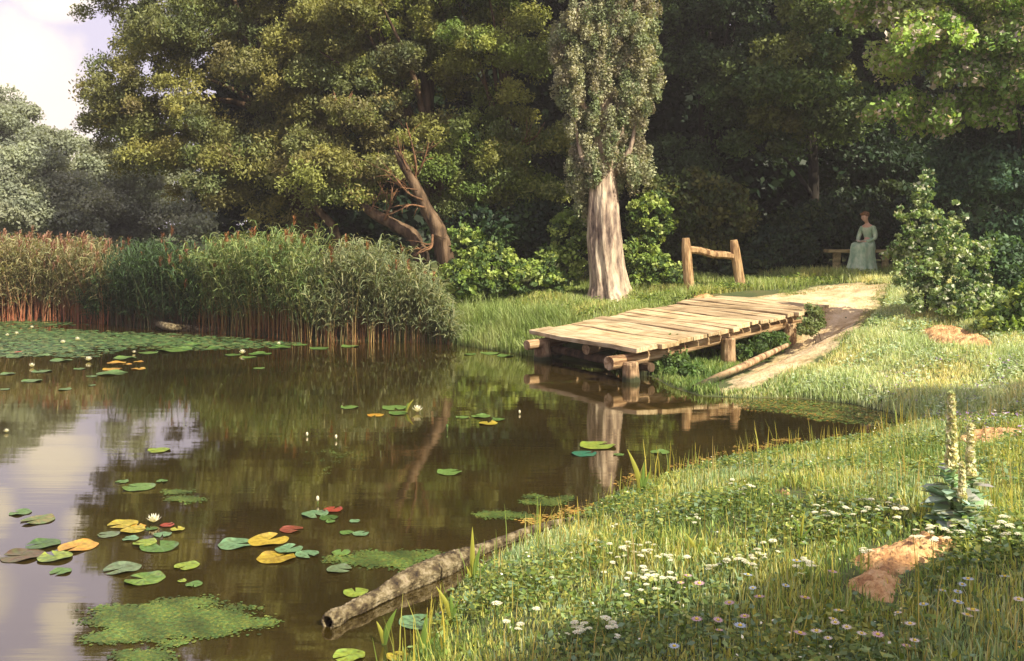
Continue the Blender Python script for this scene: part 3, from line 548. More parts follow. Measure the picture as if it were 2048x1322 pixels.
for i, (s_, t, r, zt) in enumerate(((-.02, .10, .125, .30), (2.45, .10, .125, .50), (4.35, .14, .12, .62), (.12, WID-.32, .15, .36), (.50, WID-.25, .11, .34), (2.5, WID-.3, .13, .5), (.6, .42, .12, .32))):
    p = DP(s_, t, 0)-J0; mb = MB(); zb = -.6
    mb.tube([p+Vector((0, 0, zb)), p+Vector((.01, 0, 0)), p+Vector((0, .01, zt*.6)), p+Vector((0, 0, zt-.03)), p+Vector((0, 0, zt))], [r*1.08, r*1.1, r, r*.98, r*.86], 14, .05, seed=20+i)
    mb.build('post', M['post'], jb, bevel=.006)

# ------------------------------------------------------------------ wooden rail
g0 = W(1380, 578, 22.2); g1 = W(1482, 556, 22.6); gb_ = empty('rail', (g0.x, g0.y, gz(g0.x, g0.y))); tag(gb_, 'rough wooden rail of two posts and a crossbar by the bushes', 'rail'); O = gb_.location
for i, (u0, v0, u1, v1, Y, r) in enumerate(((1380, 592, 1371, 476, 22.2, .125), (1483, 570, 1467, 480, 22.6, .125))):
    a, b2 = W(u0, v0, Y), W(u1, v1, Y); mb = MB(); a.z -= .15
    pts = [a.lerp(b2, t)-O for t in (0, .3, .6, .85, 1)]; mb.tube(pts, [r*1.1, r*.98, r*.95, r*.9, r*.7], 12, .09, seed=31+i); mb.build('post', M['gate'], gb_, bevel=.006)
mb = MB(); a, b2 = W(1376, 499, 22.2), W(1474, 515, 22.6); pts = [a.lerp(b2, t)-O+Vector((0, 0, .02*math.sin(t*9))) for t in (0, .25, .5, .75, 1)]
mb.tube(pts, [.085, .08, .085, .08, .075], 12, .1, seed=8); mb.build('crossbar', M['gate'], gb_, bevel=.005)

# ------------------------------------------------------------------ bench and the seated woman
BY = 24.2; bx = W(1735, 500, BY).x; bz = gz(bx, BY); SEAT = EYE-(499-HOR)/F*BY; bz0 = EYE-(537-HOR)/F*BY
bn = empty('bench', (bx, BY, bz)); tag(bn, 'low plank bench in the shade under the dark trees', 'bench')
sx0 = W(1652, 0, BY).x-bx; sx1 = W(1790, 0, BY).x-bx; hs = SEAT-bz
def box(mb, x0, x1, y0, y1, z0, z1): mb.add([(x, y, z) for z in (z0, z1) for x, y in ((x0, y0), (x1, y0), (x1, y1), (x0, y1))], [(3, 2, 1, 0), (4, 5, 6, 7), (0, 1, 5, 4), (1, 2, 6, 5), (2, 3, 7, 6), (3, 0, 4, 7)])
mb = MB(); box(mb, sx0, sx1, -.2, .22, hs-.075, hs); mb.build('seat', M['bench'], bn, bevel=.012)
for xx in (W(1673, 0, BY).x-bx, W(1770, 0, BY).x-bx):
    mb = MB(); mb.tube([(xx, 0, -.1), (xx, 0, hs*.5), (xx+.01, 0, hs-.077)], [.10, .09, .095], 12, .08, seed=int(xx*9)+30); mb.build('leg', M['bench'], bn, bevel=.005)
M['skin'] = m_noise('skin', [(.3, (.60, .36, .24)), (.7, (.68, .45, .31))], 8, 3, rough=.55, bump=0)
M['dress'] = m_noise('green_dress', [(.3, (.26, .40, .26)), (.5, (.40, .52, .33)), (.7, (.52, .60, .42))], 9, 6, (1, 1, .5), rough=.85, bump=.6, bscale=14, dist=.02)
M['lips'] = m_noise('lips', [(.3, (.35, .10, .08)), (.7, (.42, .14, .11))], 8, 3, bump=0)
M['hair'] = m_noise('auburn_hair', [(.3, (.10, .045, .015)), (.7, (.28, .14, .05))], 30, 4, rough=.6, bump=.5)
M['paper'] = m_noise('paper', [(.3, (.55, .48, .38)), (.7, (.66, .58, .46))], 8, 3, rough=.8, bump=0)
pr_ = empty('person', (bx+.0, BY-.02, bz), R(-52)); tag(pr_, 'seated woman in a pale green dress with her head bowed over her lap', 'person')
def skin_mesh(name, nodes, edges, mat, parent, sub=2, root=0):
    me = bpy.data.meshes.new(name); me.from_pydata([n[:3] for n in nodes], edges, []); me.update()
    o = bpy.data.objects.new(name, me); COL.objects.link(o); o.parent = parent
    sk = o.modifiers.new('skin', 'SKIN'); sd = me.skin_vertices[0].data if me.skin_vertices else None
    if sd is None:
        bm_ = __import__('bmesh').new(); bm_.from_mesh(me); bm_.verts.layers.skin.verify(); bm_.to_mesh(me); bm_.free(); sd = me.skin_vertices[0].data
    for i, n in enumerate(nodes): sd[i].radius = (n[3], n[3] if len(n) < 5 else n[4]); sd[i].use_root = (i == root)
    sk.use_smooth_shade = True; s_ = o.modifiers.new('sub', 'SUBSURF'); s_.levels = sub; s_.render_levels = sub
    me.materials.append(mat); return o
h = hs   # seat height above ground
ND = [(0, .02, h+.10, .13, .11), (0, .03, h+.28, .105, .085), (0, .02, h+.45, .125, .09), (0, -.01, h+.56, .10, .07), (0, -.03, h+.63, .045), (-.005, -.05, h+.69, .045),
      (-.01, -.115, h+.735, .070, .085), (-.01, -.12, h+.81, .083, .098), (-.01, -.09, h+.87, .05, .06)]
ED = [(0, 1), (1, 2), (2, 3), (3, 4), (4, 5), (5, 6), (6, 7), (7, 8)]
def chain(st, pts):
    for p in pts: ND.append(p); ED.append((st, len(ND)-1)); st = len(ND)-1
    return st
for sgn in (-1, 1):
    sh_ = chain(3, [(sgn*.15, 0, h+.53, .055)])
    wr = chain(sh_, [(sgn*.20, -.01, h+.40, .045), (sgn*.225, -.05, h+.28, .038), (sgn*.15, -.17, h+.22, .032), (sgn*.085, -.25, h+.19, .022), (sgn*.055, -.285, h+.195, .027, .016)])
    bp = ND[wr]
    for f in range(4):
        L_ = (.030, .034, .032, .026)[f]; y0 = bp[1]-.028+f*.019
        chain(wr, [(bp[0]-sgn*.022, y0, bp[2]+.004, .0095), (bp[0]-sgn*(.022+L_), y0-.004, bp[2]+.002, .0085), (bp[0]-sgn*(.022+L_*1.7), y0-.002, bp[2]-.014, .0075)])
    chain(wr, [(bp[0]-sgn*.005, bp[1]-.032, bp[2]+.018, .010), (bp[0]-sgn*.022, bp[1]-.045, bp[2]+.024, .0085)])
    kn = chain(0, [(sgn*.11, -.16, h+.10, .085), (sgn*.12, -.40, h+.08, .062)])
    ft = chain(kn, [(sgn*.11, -.40, h-.22, .048), (sgn*.10, -.38, .09, .035), (sgn*.10, -.46, .04, .032), (sgn*.10, -.53, .03, .022)])
body = skin_mesh('body', ND, ED, M['skin'], pr_)
# face features joined onto the head as small shapes of one mesh
mb = MB(); hx, hy, hz = -.01, -.13, h+.775
def ball(mb, c, rx, ry, rz, n=8, m=6):
    vs = []; fs = []
    for i in range(m+1):
        th = math.pi*i/m
        for k in range(n): a = 2*math.pi*k/n; vs.append((c[0]+rx*math.sin(th)*math.cos(a), c[1]+ry*math.sin(th)*math.sin(a), c[2]+rz*math.cos(th)))
    for i in range(m):
        for k in range(n): fs.append((i*n+k, i*n+(k+1) % n, (i+1)*n+(k+1) % n, (i+1)*n+k))
    mb.add(vs, fs)

for nm, c_, q_, mt in (('nose', (hx, hy-.098, hz-.02), (.012, .018, .026), 'skin'), ('ear', (hx-.080, hy+.01, hz), (.012, .02, .03), 'skin'), ('ear', (hx+.080, hy+.01, hz), (.012, .02, .03), 'skin'), ('mouth', (hx, hy-.084, hz-.058), (.022, .01, .007), 'lips'), ('eye', (hx-.03, hy-.089, hz+.008), (.012, .006, .006), 'hair'), ('eye', (hx+.03, hy-.089, hz+.008), (.012, .006, .006), 'hair')):
    mb = MB(); ball(mb, c_, *q_); mb.build(nm, M[mt], pr_, smooth=True)
mb = MB(); ball(mb, (hx, hy+.045, hz+.065), .098, .105, .085, 14, 10); ball(mb, (hx, hy+.13, hz+.085), .055, .05, .055, 10, 8); ball(mb, (hx-.02, hy-.045, hz+.078), .075, .055, .035, 10, 8); mb.build('hair', M['hair'], pr_, smooth=True)
# bodice with sleeves: a second skinned shell following the body
N2 = [(0, .03, h+.16, .115, .10), (0, .035, h+.27, .108, .092), (0, .02, h+.42, .148, .115), (0, 0, h+.54, .115, .085), (0, -.025, h+.60, .06)]; E2 = [(0, 1), (1, 2), (2, 3), (3, 4)]
for sgn in (-1, 1):
    i = len(N2); N2 += [(sgn*.15, 0, h+.525, .068), (sgn*.205, -.01, h+.40, .060), (sgn*.23, -.05, h+.275, .052), (sgn*.155, -.165, h+.22, .045), (sgn*.10, -.235, h+.195, .036)]; E2 += [(3, i), (i, i+1), (i+1, i+2), (i+2, i+3), (i+3, i+4)]
skin_mesh('bodice', N2, E2, M['dress'], pr_)
# skirt: from waist over the knees to the ground, with folds
rings = [(h+.24, .02, .115, .10), (h+.185, -.01, .18, .15), (h+.165, -.13, .215, .27), (h+.135, -.19, .24, .34), (h+.03, -.215, .25, .365), (h-.14, -.23, .255, .36), (h-.30, -.25, .285, .385), (.06, -.27, .33, .43), (.012, -.28, .36, .46)]
V = []; Q = []; n = 72
for i, (z, yc, rx, ry) in enumerate(rings):
    for k_ in range(n):
        a = 2*math.pi*k_/n; am = max(0, (i-2)/6)*.06; f = 1+am*(math.sin(a*9+i*.25)+.6*math.sin(a*17+1-i*.4)); V.append((rx*f*math.cos(a), yc+ry*f*math.sin(a), z+(.02*math.sin(a*5) if 1 < i < 8 else 0)))
for i in range(len(rings)-1):
    for k_ in range(n): Q.append((i*n+k_, (i+1)*n+k_, (i+1)*n+(k_+1) % n, i*n+(k_+1) % n))
npmesh('skirt', V, Q, M['dress'], pr_, smooth=True)
mb = MB(); ball(mb, (0, .03, h+.24), .119, .106, .022, 20, 6); mb.build('belt', M['bark'], pr_, smooth=True)
bk = MB()
for sgn in (-1, 1): bk.add([(0, -.36, .0), (sgn*.10, -.36, .03), (sgn*.10, -.24, .035), (0, -.24, .005), (0, -.36, -.012), (sgn*.10, -.36, .018), (sgn*.10, -.24, .023), (0, -.24, -.007)], [(0, 1, 2, 3), (7, 6, 5, 4), (0, 4, 5, 1), (1, 5, 6, 2), (2, 6, 7, 3), (3, 7, 4, 0)])
bo = bk.build('book', M['paper']); bo.location = (bx, BY-.02, bz+h+.205); bo.rotation_euler = (0, 0, R(-52)); tag(bo, 'pale open book held in the lap of the seated woman', 'book')

# ------------------------------------------------------------------ logs
def ground_log(name, px, zs, label, mat, sides=18, jit=.12, sub=5, cat='log'):
    pts = []
    for (u, v, rp, z) in px: p = WZ(u, v, z) if z is not None else G(u, v)+Vector((0, 0, .03)); pts.append((*p, rp*(.84 if name == 'fallen_log' else 1)*p.y/F))
    o0 = Vector(pts[0][:3]); c = curve_pts(pts, sub); mb = MB(); mb.tube([Vector(p[:3])-o0 for p in c], [p[3] for p in c], sides, jit, seed=len(px), cap=False)
    n = len(mb.v); ring = [Vector(mb.v[i]) for i in range(sides)]; cen = sum(ring, Vector())/sides; inn = [tuple(cen+(q-cen)*.72) for q in ring]; d = (Vector(c[1][:3])-Vector(c[0][:3])).normalized()
    deep = [tuple(Vector(q)+d*.10) for q in inn]
    mb.v += inn+deep
    for k_ in range(sides):
        k2 = (k_+1) % sides; mb.f += [(k_, n+k_, n+k2, k2), (n+k_, n+sides+k_, n+sides+k2, n+k2)]
    mb.f.append(tuple(n+sides+k_ for k_ in range(sides))); mb.f.append(tuple(range(n-sides, n)))
    o = mb.build(name, M[mat], smooth=True); o.location = o0; return tag(o, label, cat)
ground_log('fallen_log', [(655, 1245, 19, .03), (668, 1238, 22, .03), (690, 1226, 17, .03), (715, 1214, 19, .035), (760, 1192, 18, .035), (800, 1170, 24, .04), (840, 1152, 27, .045), (880, 1136, 27, .045), (915, 1120, 23, .04), (950, 1104, 15, .03), (1000, 1085, 12, .025), (1050, 1066, 11, .03), (1100, 1050, 9, .03), (1170, 1036, 7, .06)], 0, 'long rotting log lying from the near bank out into the pond', 'wetlog', jit=.11, sides=44, sub=16)
ground_log('fallen_log', [(290, 637, 5, .10), (330, 652, 8, .12), (370, 656, 8, .06), (430, 660, 8, .03), (480, 664, 6, .0)], 0, 'dark log lying low in the water at the foot of the reeds', 'wetlog', 10)
ground_log('fallen_pole', [(1389, 777, 7, .06), (1425, 760, 7, .10), (1470, 740, 7, .17), (1520, 716, 6, .27), (1575, 690, 4, .36)], 0, 'slender pole lying on the bank below the footbridge', 'post', 10)

# ------------------------------------------------------------------ lily pads
padn = 0
def pad(u, v, w, pal, label, z=.006, group='lily pads on the open water', tilt=0, notch=None, rim=None):
    global padn
    p = WZ(u, v); r = w*.5*p.y/F; n = 40; na = random.uniform(0, 6.28) if notch is None else notch; nw = random.uniform(.12, .26)
    c0, c1 = np.array(pal[0]), np.array(pal[1]); V = [(0, 0, .002)]; C_ = [c1*.8]; rn = 5; ph = random.uniform(0, 6); sd = random.random()*9
    for j in range(1, rn+1):
        for k_ in range(n):
            a = na+nw*(1 if j > 1 else 1)+(2*math.pi-2*nw)*k_/(n-1); q = r*j/rn*(1+.03*math.sin(3*a+sd)+.018*math.sin(7*a+ph))
            zz = .0015*math.sin(a*5+sd)*j/rn+(.016*r/.15*max(0, math.sin(a*2+ph))**2 if j == rn else 0)
            V.append((q*math.cos(a), q*math.sin(a), zz)); ss = .5+.5*math.sin(a*2+sd+j*.7)*math.cos(a*3-sd); m = min(1, max(0, ss*.9+.22*math.sin(a*11)*(j > 1)+random.uniform(-.2, .2)))
            cc = c0*(1-m)+c1*m
            if rim is not None and j >= rn-1: cc = cc*.35+np.array(rim)*.65
            if math.sin(a*3.3+sd*5)*math.sin(j*1.9+ph)*math.cos(a*1.7) > .62: cc = cc*.55+np.array((.10, .06, .02))*.45
            C_.append(cc*.82*random.uniform(.78, 1.12))
    T_ = []
    for k_ in range(n-1): T_.append((0, 1+k_, 2+k_))
    for j in range(1, rn):
        for k_ in range(n-1):
            a_, b_ = 1+(j-1)*n+k_, 1+j*n+k_; T_ += [(a_, b_, b_+1), (a_, b_+1, a_+1)]
    o = npmesh('lily_pad', V, T_, M['pad'], col=np.array(C_), smooth=True); o.location = (p.x, p.y, z); padn += 1
    o.rotation_euler = (R(tilt), 0, 0); return tag(o, label, 'lily pad', group)
gr, lg, bgn, ye, og, rd, dg, lm, br, pg = [((.09, .19, .04), (.13, .24, .06)), ((.16, .28, .07), (.12, .23, .05)), ((.13, .26, .13), (.18, .31, .15)), ((.50, .38, .045), (.36, .33, .04)), ((.58, .27, .035), (.48, .36, .05)), ((.38, .06, .03), (.27, .06, .035)), ((.045, .11, .025), (.09, .17, .03)), ((.30, .38, .05), (.20, .31, .05)), ((.13, .07, .03), (.09, .10, .03)), ((.17, .24, .12), (.13, .19, .10))]
for a in ((41, 1026, 42, gr, 'small green pad alone at the left edge above the brown-centred one'),
          (76, 1041, 64, (gr[0], (.26, .20, .06)), 'green pad browning in the middle, near the left edge', .007),
          (45, 1112, 82, br, 'mottled dark brown pad, leftmost of the cluster of four', .005), (87, 1090, 66, dg, 'dark green pad at the top of the left cluster of four', .010), (155, 1094, 76, og, 'large orange yellow pad at the right of the left cluster'), (110, 1116, 66, (lm[0], dg[1]), 'olive green pad at the front of the left cluster', .013),
          (122, 1144, 41, gr, 'small green pad just below the left cluster of four'),
          (247, 1049, 58, ye, 'golden pad at the back of the cluster left of the white lily', .006), (266, 1063, 48, ye, 'golden pad at the front of the cluster left of the white lily', .016), (276, 1055, 30, og, 'orange pad wedged between two golden pads left of the white lily', .011),
          (217, 1070, 42, pg, 'dull pale green pad at the edge of the sky reflection'), (261, 1078, 32, bgn, 'small bluish green pad below the golden pads'), (290, 1088, 46, lm, 'yellow green pad lying over the big green pad below the white lily', .012), (320, 1094, 74, gr, 'big green pad below the white lily', .006),
          (325, 1070, 35, bgn, 'small bluish pad right below the white lily'), (334, 1051, 28, rd, 'small red pad right of the white lily'), (355, 1060, 28, (lm[0], og[1]), 'small olive yellow pad right of the red one by the white lily', .009), (303, 1058, 24, dg, 'small dark pad under the white lily flower', .004),
          (244, 1138, 72, pg, 'grey green pad on the sky reflection above the algae'), (289, 1159, 78, (gr[0], lm[1]), 'olive green notched pad just above the big algae mat'), (373, 1133, 49, lm, 'lime pad with a bright rim alone right of the grey green pad', .006), (364, 1163, 18, lm, 'tiny lime pad beside a small green pad above the algae'), (388, 1170, 33, gr, 'small green pad beside the tiny lime one above the algae'),
          (244, 964, 26, gr, 'small green pad touching the larger one at left centre'), (278, 975, 62, lg, 'bright green pad at left centre above the floating weed'), (324, 963, 22, gr, 'tiny green pad right of the bright green one at left centre'), (318, 901, 44, lm, 'yellow rimmed pad alone on brown water at upper left'),
          (472, 1089, 71, bgn, 'blue green pad left of the ringed golden pad'), (536, 1082, 80, (og[1], ye[0]), 'large pad with golden ring and green centre', .007), (578, 1102, 54, bgn, 'curled pale blue green pad between golden pads', .016), (553, 1116, 76, (ye[0], (.30, .20, .03)), 'golden brown pad at the front of the central cluster', .006), (615, 1110, 47, bgn, 'pale green pad at the right end of the central cluster', .009),
          (630, 1029, 53, bgn, 'pale green pad touching a red one at centre'), (666, 1021, 38, rd, 'bright red pad standing beside the pale green one at centre', .012), (658, 1036, 38, dg, 'dark green pad under the red one at centre', .004), (661, 1044, 20, gr, 'tiny green pad below the dark one at centre'), (583, 1060, 46, (rd[1], (.22, .08, .04)), 'dull red pad above the central cluster'),
          (682, 1106, 37, lg, 'light green pad left of the long weed patch'), (678, 1139, 50, pg, 'bluish sunken pad below the long weed patch'), (711, 1186, 50, lm, 'lime pad with notch above the rotting log'), (899, 945, 50, lg, 'solitary light green pad at mid pond'), (722, 1068, 33, bgn, 'small pale blue green pad beside a leaning leaf'), (693, 1066, 28, gr, 'small green pad paired with a pale blue green one'), (710, 1043, 22, bgn, 'tiny teal pad above the paired pads'),
          (1195, 892, 72, lm, 'large lime yellow pad near the footbridge reflection', .010), (1167, 908, 50, ((.03, .17, .10), (.04, .20, .12)), 'teal green pad tucked under the large lime one', .005), (1237, 910, 22, gr, 'tiny pad right of the teal and lime pair'), (1320, 905, 38, lg, 'green pad near the inlet right of the sword leaves'), (838, 1245, 78, bgn, 'large pale green pad between the log and the near bank'),
          (698, 1313, 64, lm, 'yellow pad cut by the bottom edge'), (795, 1314, 46, ye, 'golden pad at the bottom edge beside the sword leaves'),
          (699, 815, 36, lg, 'small green pad left of the yellow lily'), (790, 816, 52, lg, 'green pad behind the yellow lily'), (797, 827, 40, gr, 'green pad left of and touching the yellow lily', .009), (751, 831, 33, og, 'orange pad left of the yellow lily'), (925, 835, 27, lg, 'leftmost pad of the row of four below the footbridge'), (962, 833, 38, lg, 'broad green pad at the middle of the row of four'), (997, 840, 27, gr, 'rightmost green pad of the row of four', .010), (976, 847, 38, ye, 'yellow pad at the front of the row of four', .006)):
    pad(a[0], a[1], a[2], a[3], a[4], z=a[5] if len(a) > 5 else .006)
for u, v, w_, pal, lb in ((465, 710, 32, gr, 'green pad just left of the white lily before the reeds'), (520, 708, 45, gr, 'green pad just right of the white lily before the reeds'), (498, 715, 30, lg, 'light green pad right under the white lily before the reeds'), (517, 737, 24, lg, 'lone small pad below the white lily before the reeds'), (223, 747, 60, gr, 'widest green pad, just below the orange drifting pads'), (184, 753, 22, gr, 'small pad left of the wide one below the orange drift'), (84, 743, 38, gr, 'green pad at far left below the lone white bud'), (64, 762, 38, gr, 'green pad at far left, second row in front of the carpet'), (130, 779, 26, gr, 'small green pad farthest out in the water at far left'), (10, 779, 20, gr, 'green pad cut close to the left edge, farthest forward'), (30, 714, 32, gr, 'green pad at the left edge touching the carpet front'), (122, 721, 42, gr, 'green pad left of the white lily over the orange drift'), (87, 711, 30, lg, 'light green pad between the left edge and that lily'), (297, 706, 38, lg, 'light green pad right of the orange drift by the tiny lily'), (348, 700, 70, lg, 'longest light green pad at the tip of the carpet'), (184, 771, 14, gr, 'tiny green pad straight below the orange drift'), (15, 748, 30, gr, 'green pad at the left edge behind the forward one'), (160, 738, 24, gr, 'small green pad left of the orange drifting pads'), (250, 716, 44, lg, 'light green pad right behind the orange drifting pads'), (320, 690, 40, gr, 'green pad at the carpet rim left of centre'), (390, 690, 44, lg, 'light green pad at the carpet rim under the dark log'), (430, 697, 36, gr, 'green pad between the carpet rim and the white lily'), (560, 695, 44, gr, 'green pad below the white lily at the rusty stems'), (600, 690, 30, lg, 'light pad at the foot of the rusty stems, in the notch of the reeds'), (640, 697, 40, gr, 'green pad under the rounded reeds, nearest the notch'), (700, 693, 36, lg, 'light pad under the middle of the rounded reeds'), (980, 707, 40, lg, 'light green pad in the middle of the three by the far bank'), (1010, 712, 34, gr, 'green pad nearest the footbridge of the three by the far bank'), (940, 709, 24, gr, 'green pad nearest the reeds of the three by the far bank')):
    pad(u, v, w_, pal, lb, group='green pads drifting by the far reeds')
for u, v, w_, lb in ((233, 726, 36, 'orange pad at the back left of the far drift'), (277, 724, 20, 'small orange pad at the back right of the far drift'), (226, 739, 38, 'long orange pad at the front left of the far drift'), (277, 738, 28, 'orange pad at the front right of the far drift'), (255, 729, 18, 'tiny orange pad in the middle of the far drift')): pad(u, v, w_, og, lb, group='orange pads by the far reeds')
pad(35, 706, 28, rd, 'reddish pad at the left edge near the far reeds', group='lily pads on the open water')

# far carpet of pads: nobody could count it
def flecks(name, px, n, L, pal, lab, cat, z=.005, world=None, edge=.15, clump=.6, ground=False, tiltz=0, grp=None, per=9, cs=.1):
    P = world or [tuple(WZ(u, v))[:2] for u, v in px]; A = np.array(P); lo, hi = A.min(0), A.max(0); K = n//per
    x = rng.uniform(lo[0], hi[0], K*6); y = rng.uniform(lo[1], hi[1], K*6)
    nz_ = np.sin(x*5.3+y*2.1)+np.sin(y*7.7-x*3.1)+.7*np.sin(x*13+y*9)
    rg = .45*np.sin(x*4.3+5*y+2*np.sin(y*9))+.3*np.sin(x*11-y*17+1.3)+.25*np.sin(y*31+x*7)
    m = (pdist(P, x, y)+edge*1.5*rg > edge*rng.random(len(x))**.7) & (nz_ > -2.7+2.4*clump*rng.random(len(x))**2)
    x, y = x[m][:K], y[m][:K]; k_ = len(x); x = np.repeat(x, per)+rng.normal(0, cs, k_*per); y = np.repeat(y, per)+rng.normal(0, cs, k_*per)
    m = pdist(P, x, y) > -.12; 
    if not ground: m &= sdist(x, y) < .02
    x, y = x[m], y[m]; n_ = len(x)
    a = rng.uniform(0, 6.28, n_); t = tiltz*rng.normal(size=n_); A_ = np.stack([np.cos(a), np.sin(a), t], 1); B_ = np.stack([-np.sin(a), np.cos(a), tiltz*rng.normal(size=n_)], 1)
    zz = (H(x, y) if ground else 0)+z+rng.uniform(0, .004, n_); C_ = np.stack([x, y, zz], 1); Ls = L*rng.uniform(.5, 1.5, n_)
    V, Q = leaf_quads(C_, A_, B_, Ls, Ls*.8); c = pick(pal, n_)/GAIN*rng.uniform(.6, 1.4, (n_, 1))*(1+.28*np.sin(x*7+y*3.1)*np.sin(y*11-x*2.3)+.2*np.sin(x*19+y*13))[:, None]
    return tag(npmesh(name, V, Q, M['algae'], None, np.repeat(c, 4, 0)), lab, cat, grp, kind='stuff')
PD = [(.06, .12, .04), (.08, .16, .05), (.11, .17, .05), (.04, .09, .03), (.16, .18, .06)]
flecks('pad_carpet', [(-60, 643), (120, 643), (170, 650), (60, 655), (180, 662), (330, 668), (470, 676), (600, 688), (500, 697), (380, 700), (250, 697), (180, 715), (60, 712), (-60, 718)], 9500, .10, PD, 'carpet of tiny green pads covering the water along the far reeds', 'lily pads', clump=1.1, cs=.22, edge=.7)
AL = [(.085, .12, .02), (.06, .10, .02), (.12, .14, .025), (.07, .13, .03)]
for px, n, lab in (([(118, 1238), (190, 1225), (240, 1207), (262, 1196), (350, 1196), (430, 1203), (500, 1220), (560, 1241), (500, 1260), (452, 1268), (400, 1283), (330, 1290), (262, 1282), (185, 1272), (170, 1252)], 19000, 'large green algae mat floating at the bottom left'),
                   ([(690, 1112), (740, 1104), (820, 1104), (880, 1115), (850, 1130), (770, 1134), (710, 1130), (650, 1122)], 3800, 'long strip of green algae between the pads and the log'),
                   ([(1000, 998), (1070, 990), (1145, 996), (1100, 1008), (1040, 1010)], 1500, 'thin algae streak near the bank, the farther of two'),
                   ([(950, 1026), (1010, 1020), (1085, 1024), (1060, 1036), (985, 1038)], 1500, 'thin algae streak near the bank, the nearer of two'),
                   ([(300, 992), (345, 982), (390, 986), (425, 1000), (370, 1010), (330, 1002)], 1500, 'small patch of green weed below the bright green pad at left'),
                   ([(225, 1318), (270, 1306), (330, 1310), (350, 1330), (230, 1332)], 1200, 'algae patch cut by the bottom edge of the picture'),
                   ([(430, 1288), (490, 1283), (555, 1292), (500, 1298), (450, 1297)], 700, 'small bluish algae strip right below the large mat'),
                   ([(800, 1108), (880, 1104), (900, 1128), (830, 1150), (790, 1140)], 1000, 'pale weed film along the upper side of the rotting log'),
                   ([(590, 900), (690, 892), (740, 905), (720, 945), (640, 950), (590, 925)], 420, 'sparse dark weed with bright specks in the middle of the pond')):
    flecks('algae', px, n, .022 if n > 600 else .015, AL, lab, 'algae', z=.003, edge=.10, per=14, cs=.03, clump=.7)
OR_ = [(.28, .16, .035), (.22, .17, .035), (.34, .22, .05)]
flecks('algae', [(1200, 1012), (1262, 975), (1340, 945), (1430, 925), (1560, 905), (1680, 890), (1780, 872), (1800, 862), (1700, 870), (1520, 880), (1420, 905), (1330, 930), (1250, 962), (1180, 1005)], 1500, .03, OR_, 'orange scum floating along the near bank of the inlet', 'algae', z=.004, clump=1.0, edge=.3, per=16, cs=.05)
flecks('algae', [(1060, 1042), (1150, 1015), (1230, 1000), (1200, 1020), (1130, 1045), (1080, 1060)], 500, .03, OR_, 'orange scum where the log meets the near bank', 'algae', z=.004, clump=.6, per=16, cs=.05)
flecks('algae', [(1450, 800), (1640, 802), (1810, 838), (1830, 852), (1720, 850), (1560, 830), (1480, 815)], 3000, .035, AL+OR_[:1], 'yellow green weed film across the inlet behind', 'algae', z=.004, clump=.6, per=10, cs=.08)

# ------------------------------------------------------------------ water lily flowers
def lily(petcol=(.80, .78, .66), sc=1.0):
    V = []; Q = []; C_ = []
    for ring, (n, el, L, wd) in enumerate(((8, 18, .075, .032), (8, 40, .068, .028), (7, 62, .055, .022))):
        for k_ in range(n):
            a = 2*math.pi*(k_+.5*ring)/n; ca, sa = math.cos(a), math.sin(a); b = len(V)
            for (t, ww, lift) in ((0.1, .4, 0), (.55, 1, .006), (1, .05, .018)):
                r = L*t*math.cos(R(el)); z = .006+L*t*math.sin(R(el))+lift
                for s_ in (-1, 1): V.append((r*ca-s_*wd*ww*.5*sa, r*sa+s_*wd*ww*.5*ca, z+(.004 if s_ else 0))); C_.append(petcol)
            Q += [(b, b+2, b+3, b+1), (b+2, b+4, b+5, b+3)]
    return V, Q, C_
LV, LQ, LC = lily(); M['stamen'] = m_noise('stamen', [(.3, (.6, .42, .04)), (.7, (.75, .58, .08))], 30, 2, rough=.7, bump=0)
lroot = empty('water_lily'); npmesh('petals', LV, LQ, M['petal'], lroot, np.array(LC)); mb = MB(); ball(mb, (0, 0, .03), .014, .014, .014); mb.build('stamens', M['stamen'], lroot, smooth=True)
first = True
for (u, v, sc, lab) in ((308, 1048, .85, 'white water lily flower standing among pads at lower left'), (835, 826, 1.05, 'cream water lily flower beside two green pads, mid pond'), (485, 709, 1.0, 'white water lily in front of the reeds at left centre'), (558, 690, .7, 'white water lily close under the brown reed stems'), (155, 682, .9, 'rightmost white lily in the far green carpet'), (126, 688, .9, 'white lily in the far green carpet, left of the rightmost'), (33, 670, .8, 'second white lily from the left edge in the far green carpet'), (15, 673, .7, 'white lily nearest the left edge in the far green carpet'), (64, 657, .7, 'white lily farthest back in the green carpet'), (177, 723, 1.0, 'white lily above the orange drifting pads'), (64, 735, .8, 'white lily bud in open water at far left'), (13, 866, .5, 'small white lily bud at the left edge, alone on brown water'), (268, 707, .6, 'tiny white lily by the drift right of the orange pads')):
    o = lroot if first else copy_tree(lroot); p = WZ(u, v); o.location = (p.x, p.y, .004); o.scale = (sc, sc, sc*1.2); o.rotation_euler = (0, 0, random.uniform(0, 6)); tag(o, lab, 'water lily', 'water lily flowers'); first = False
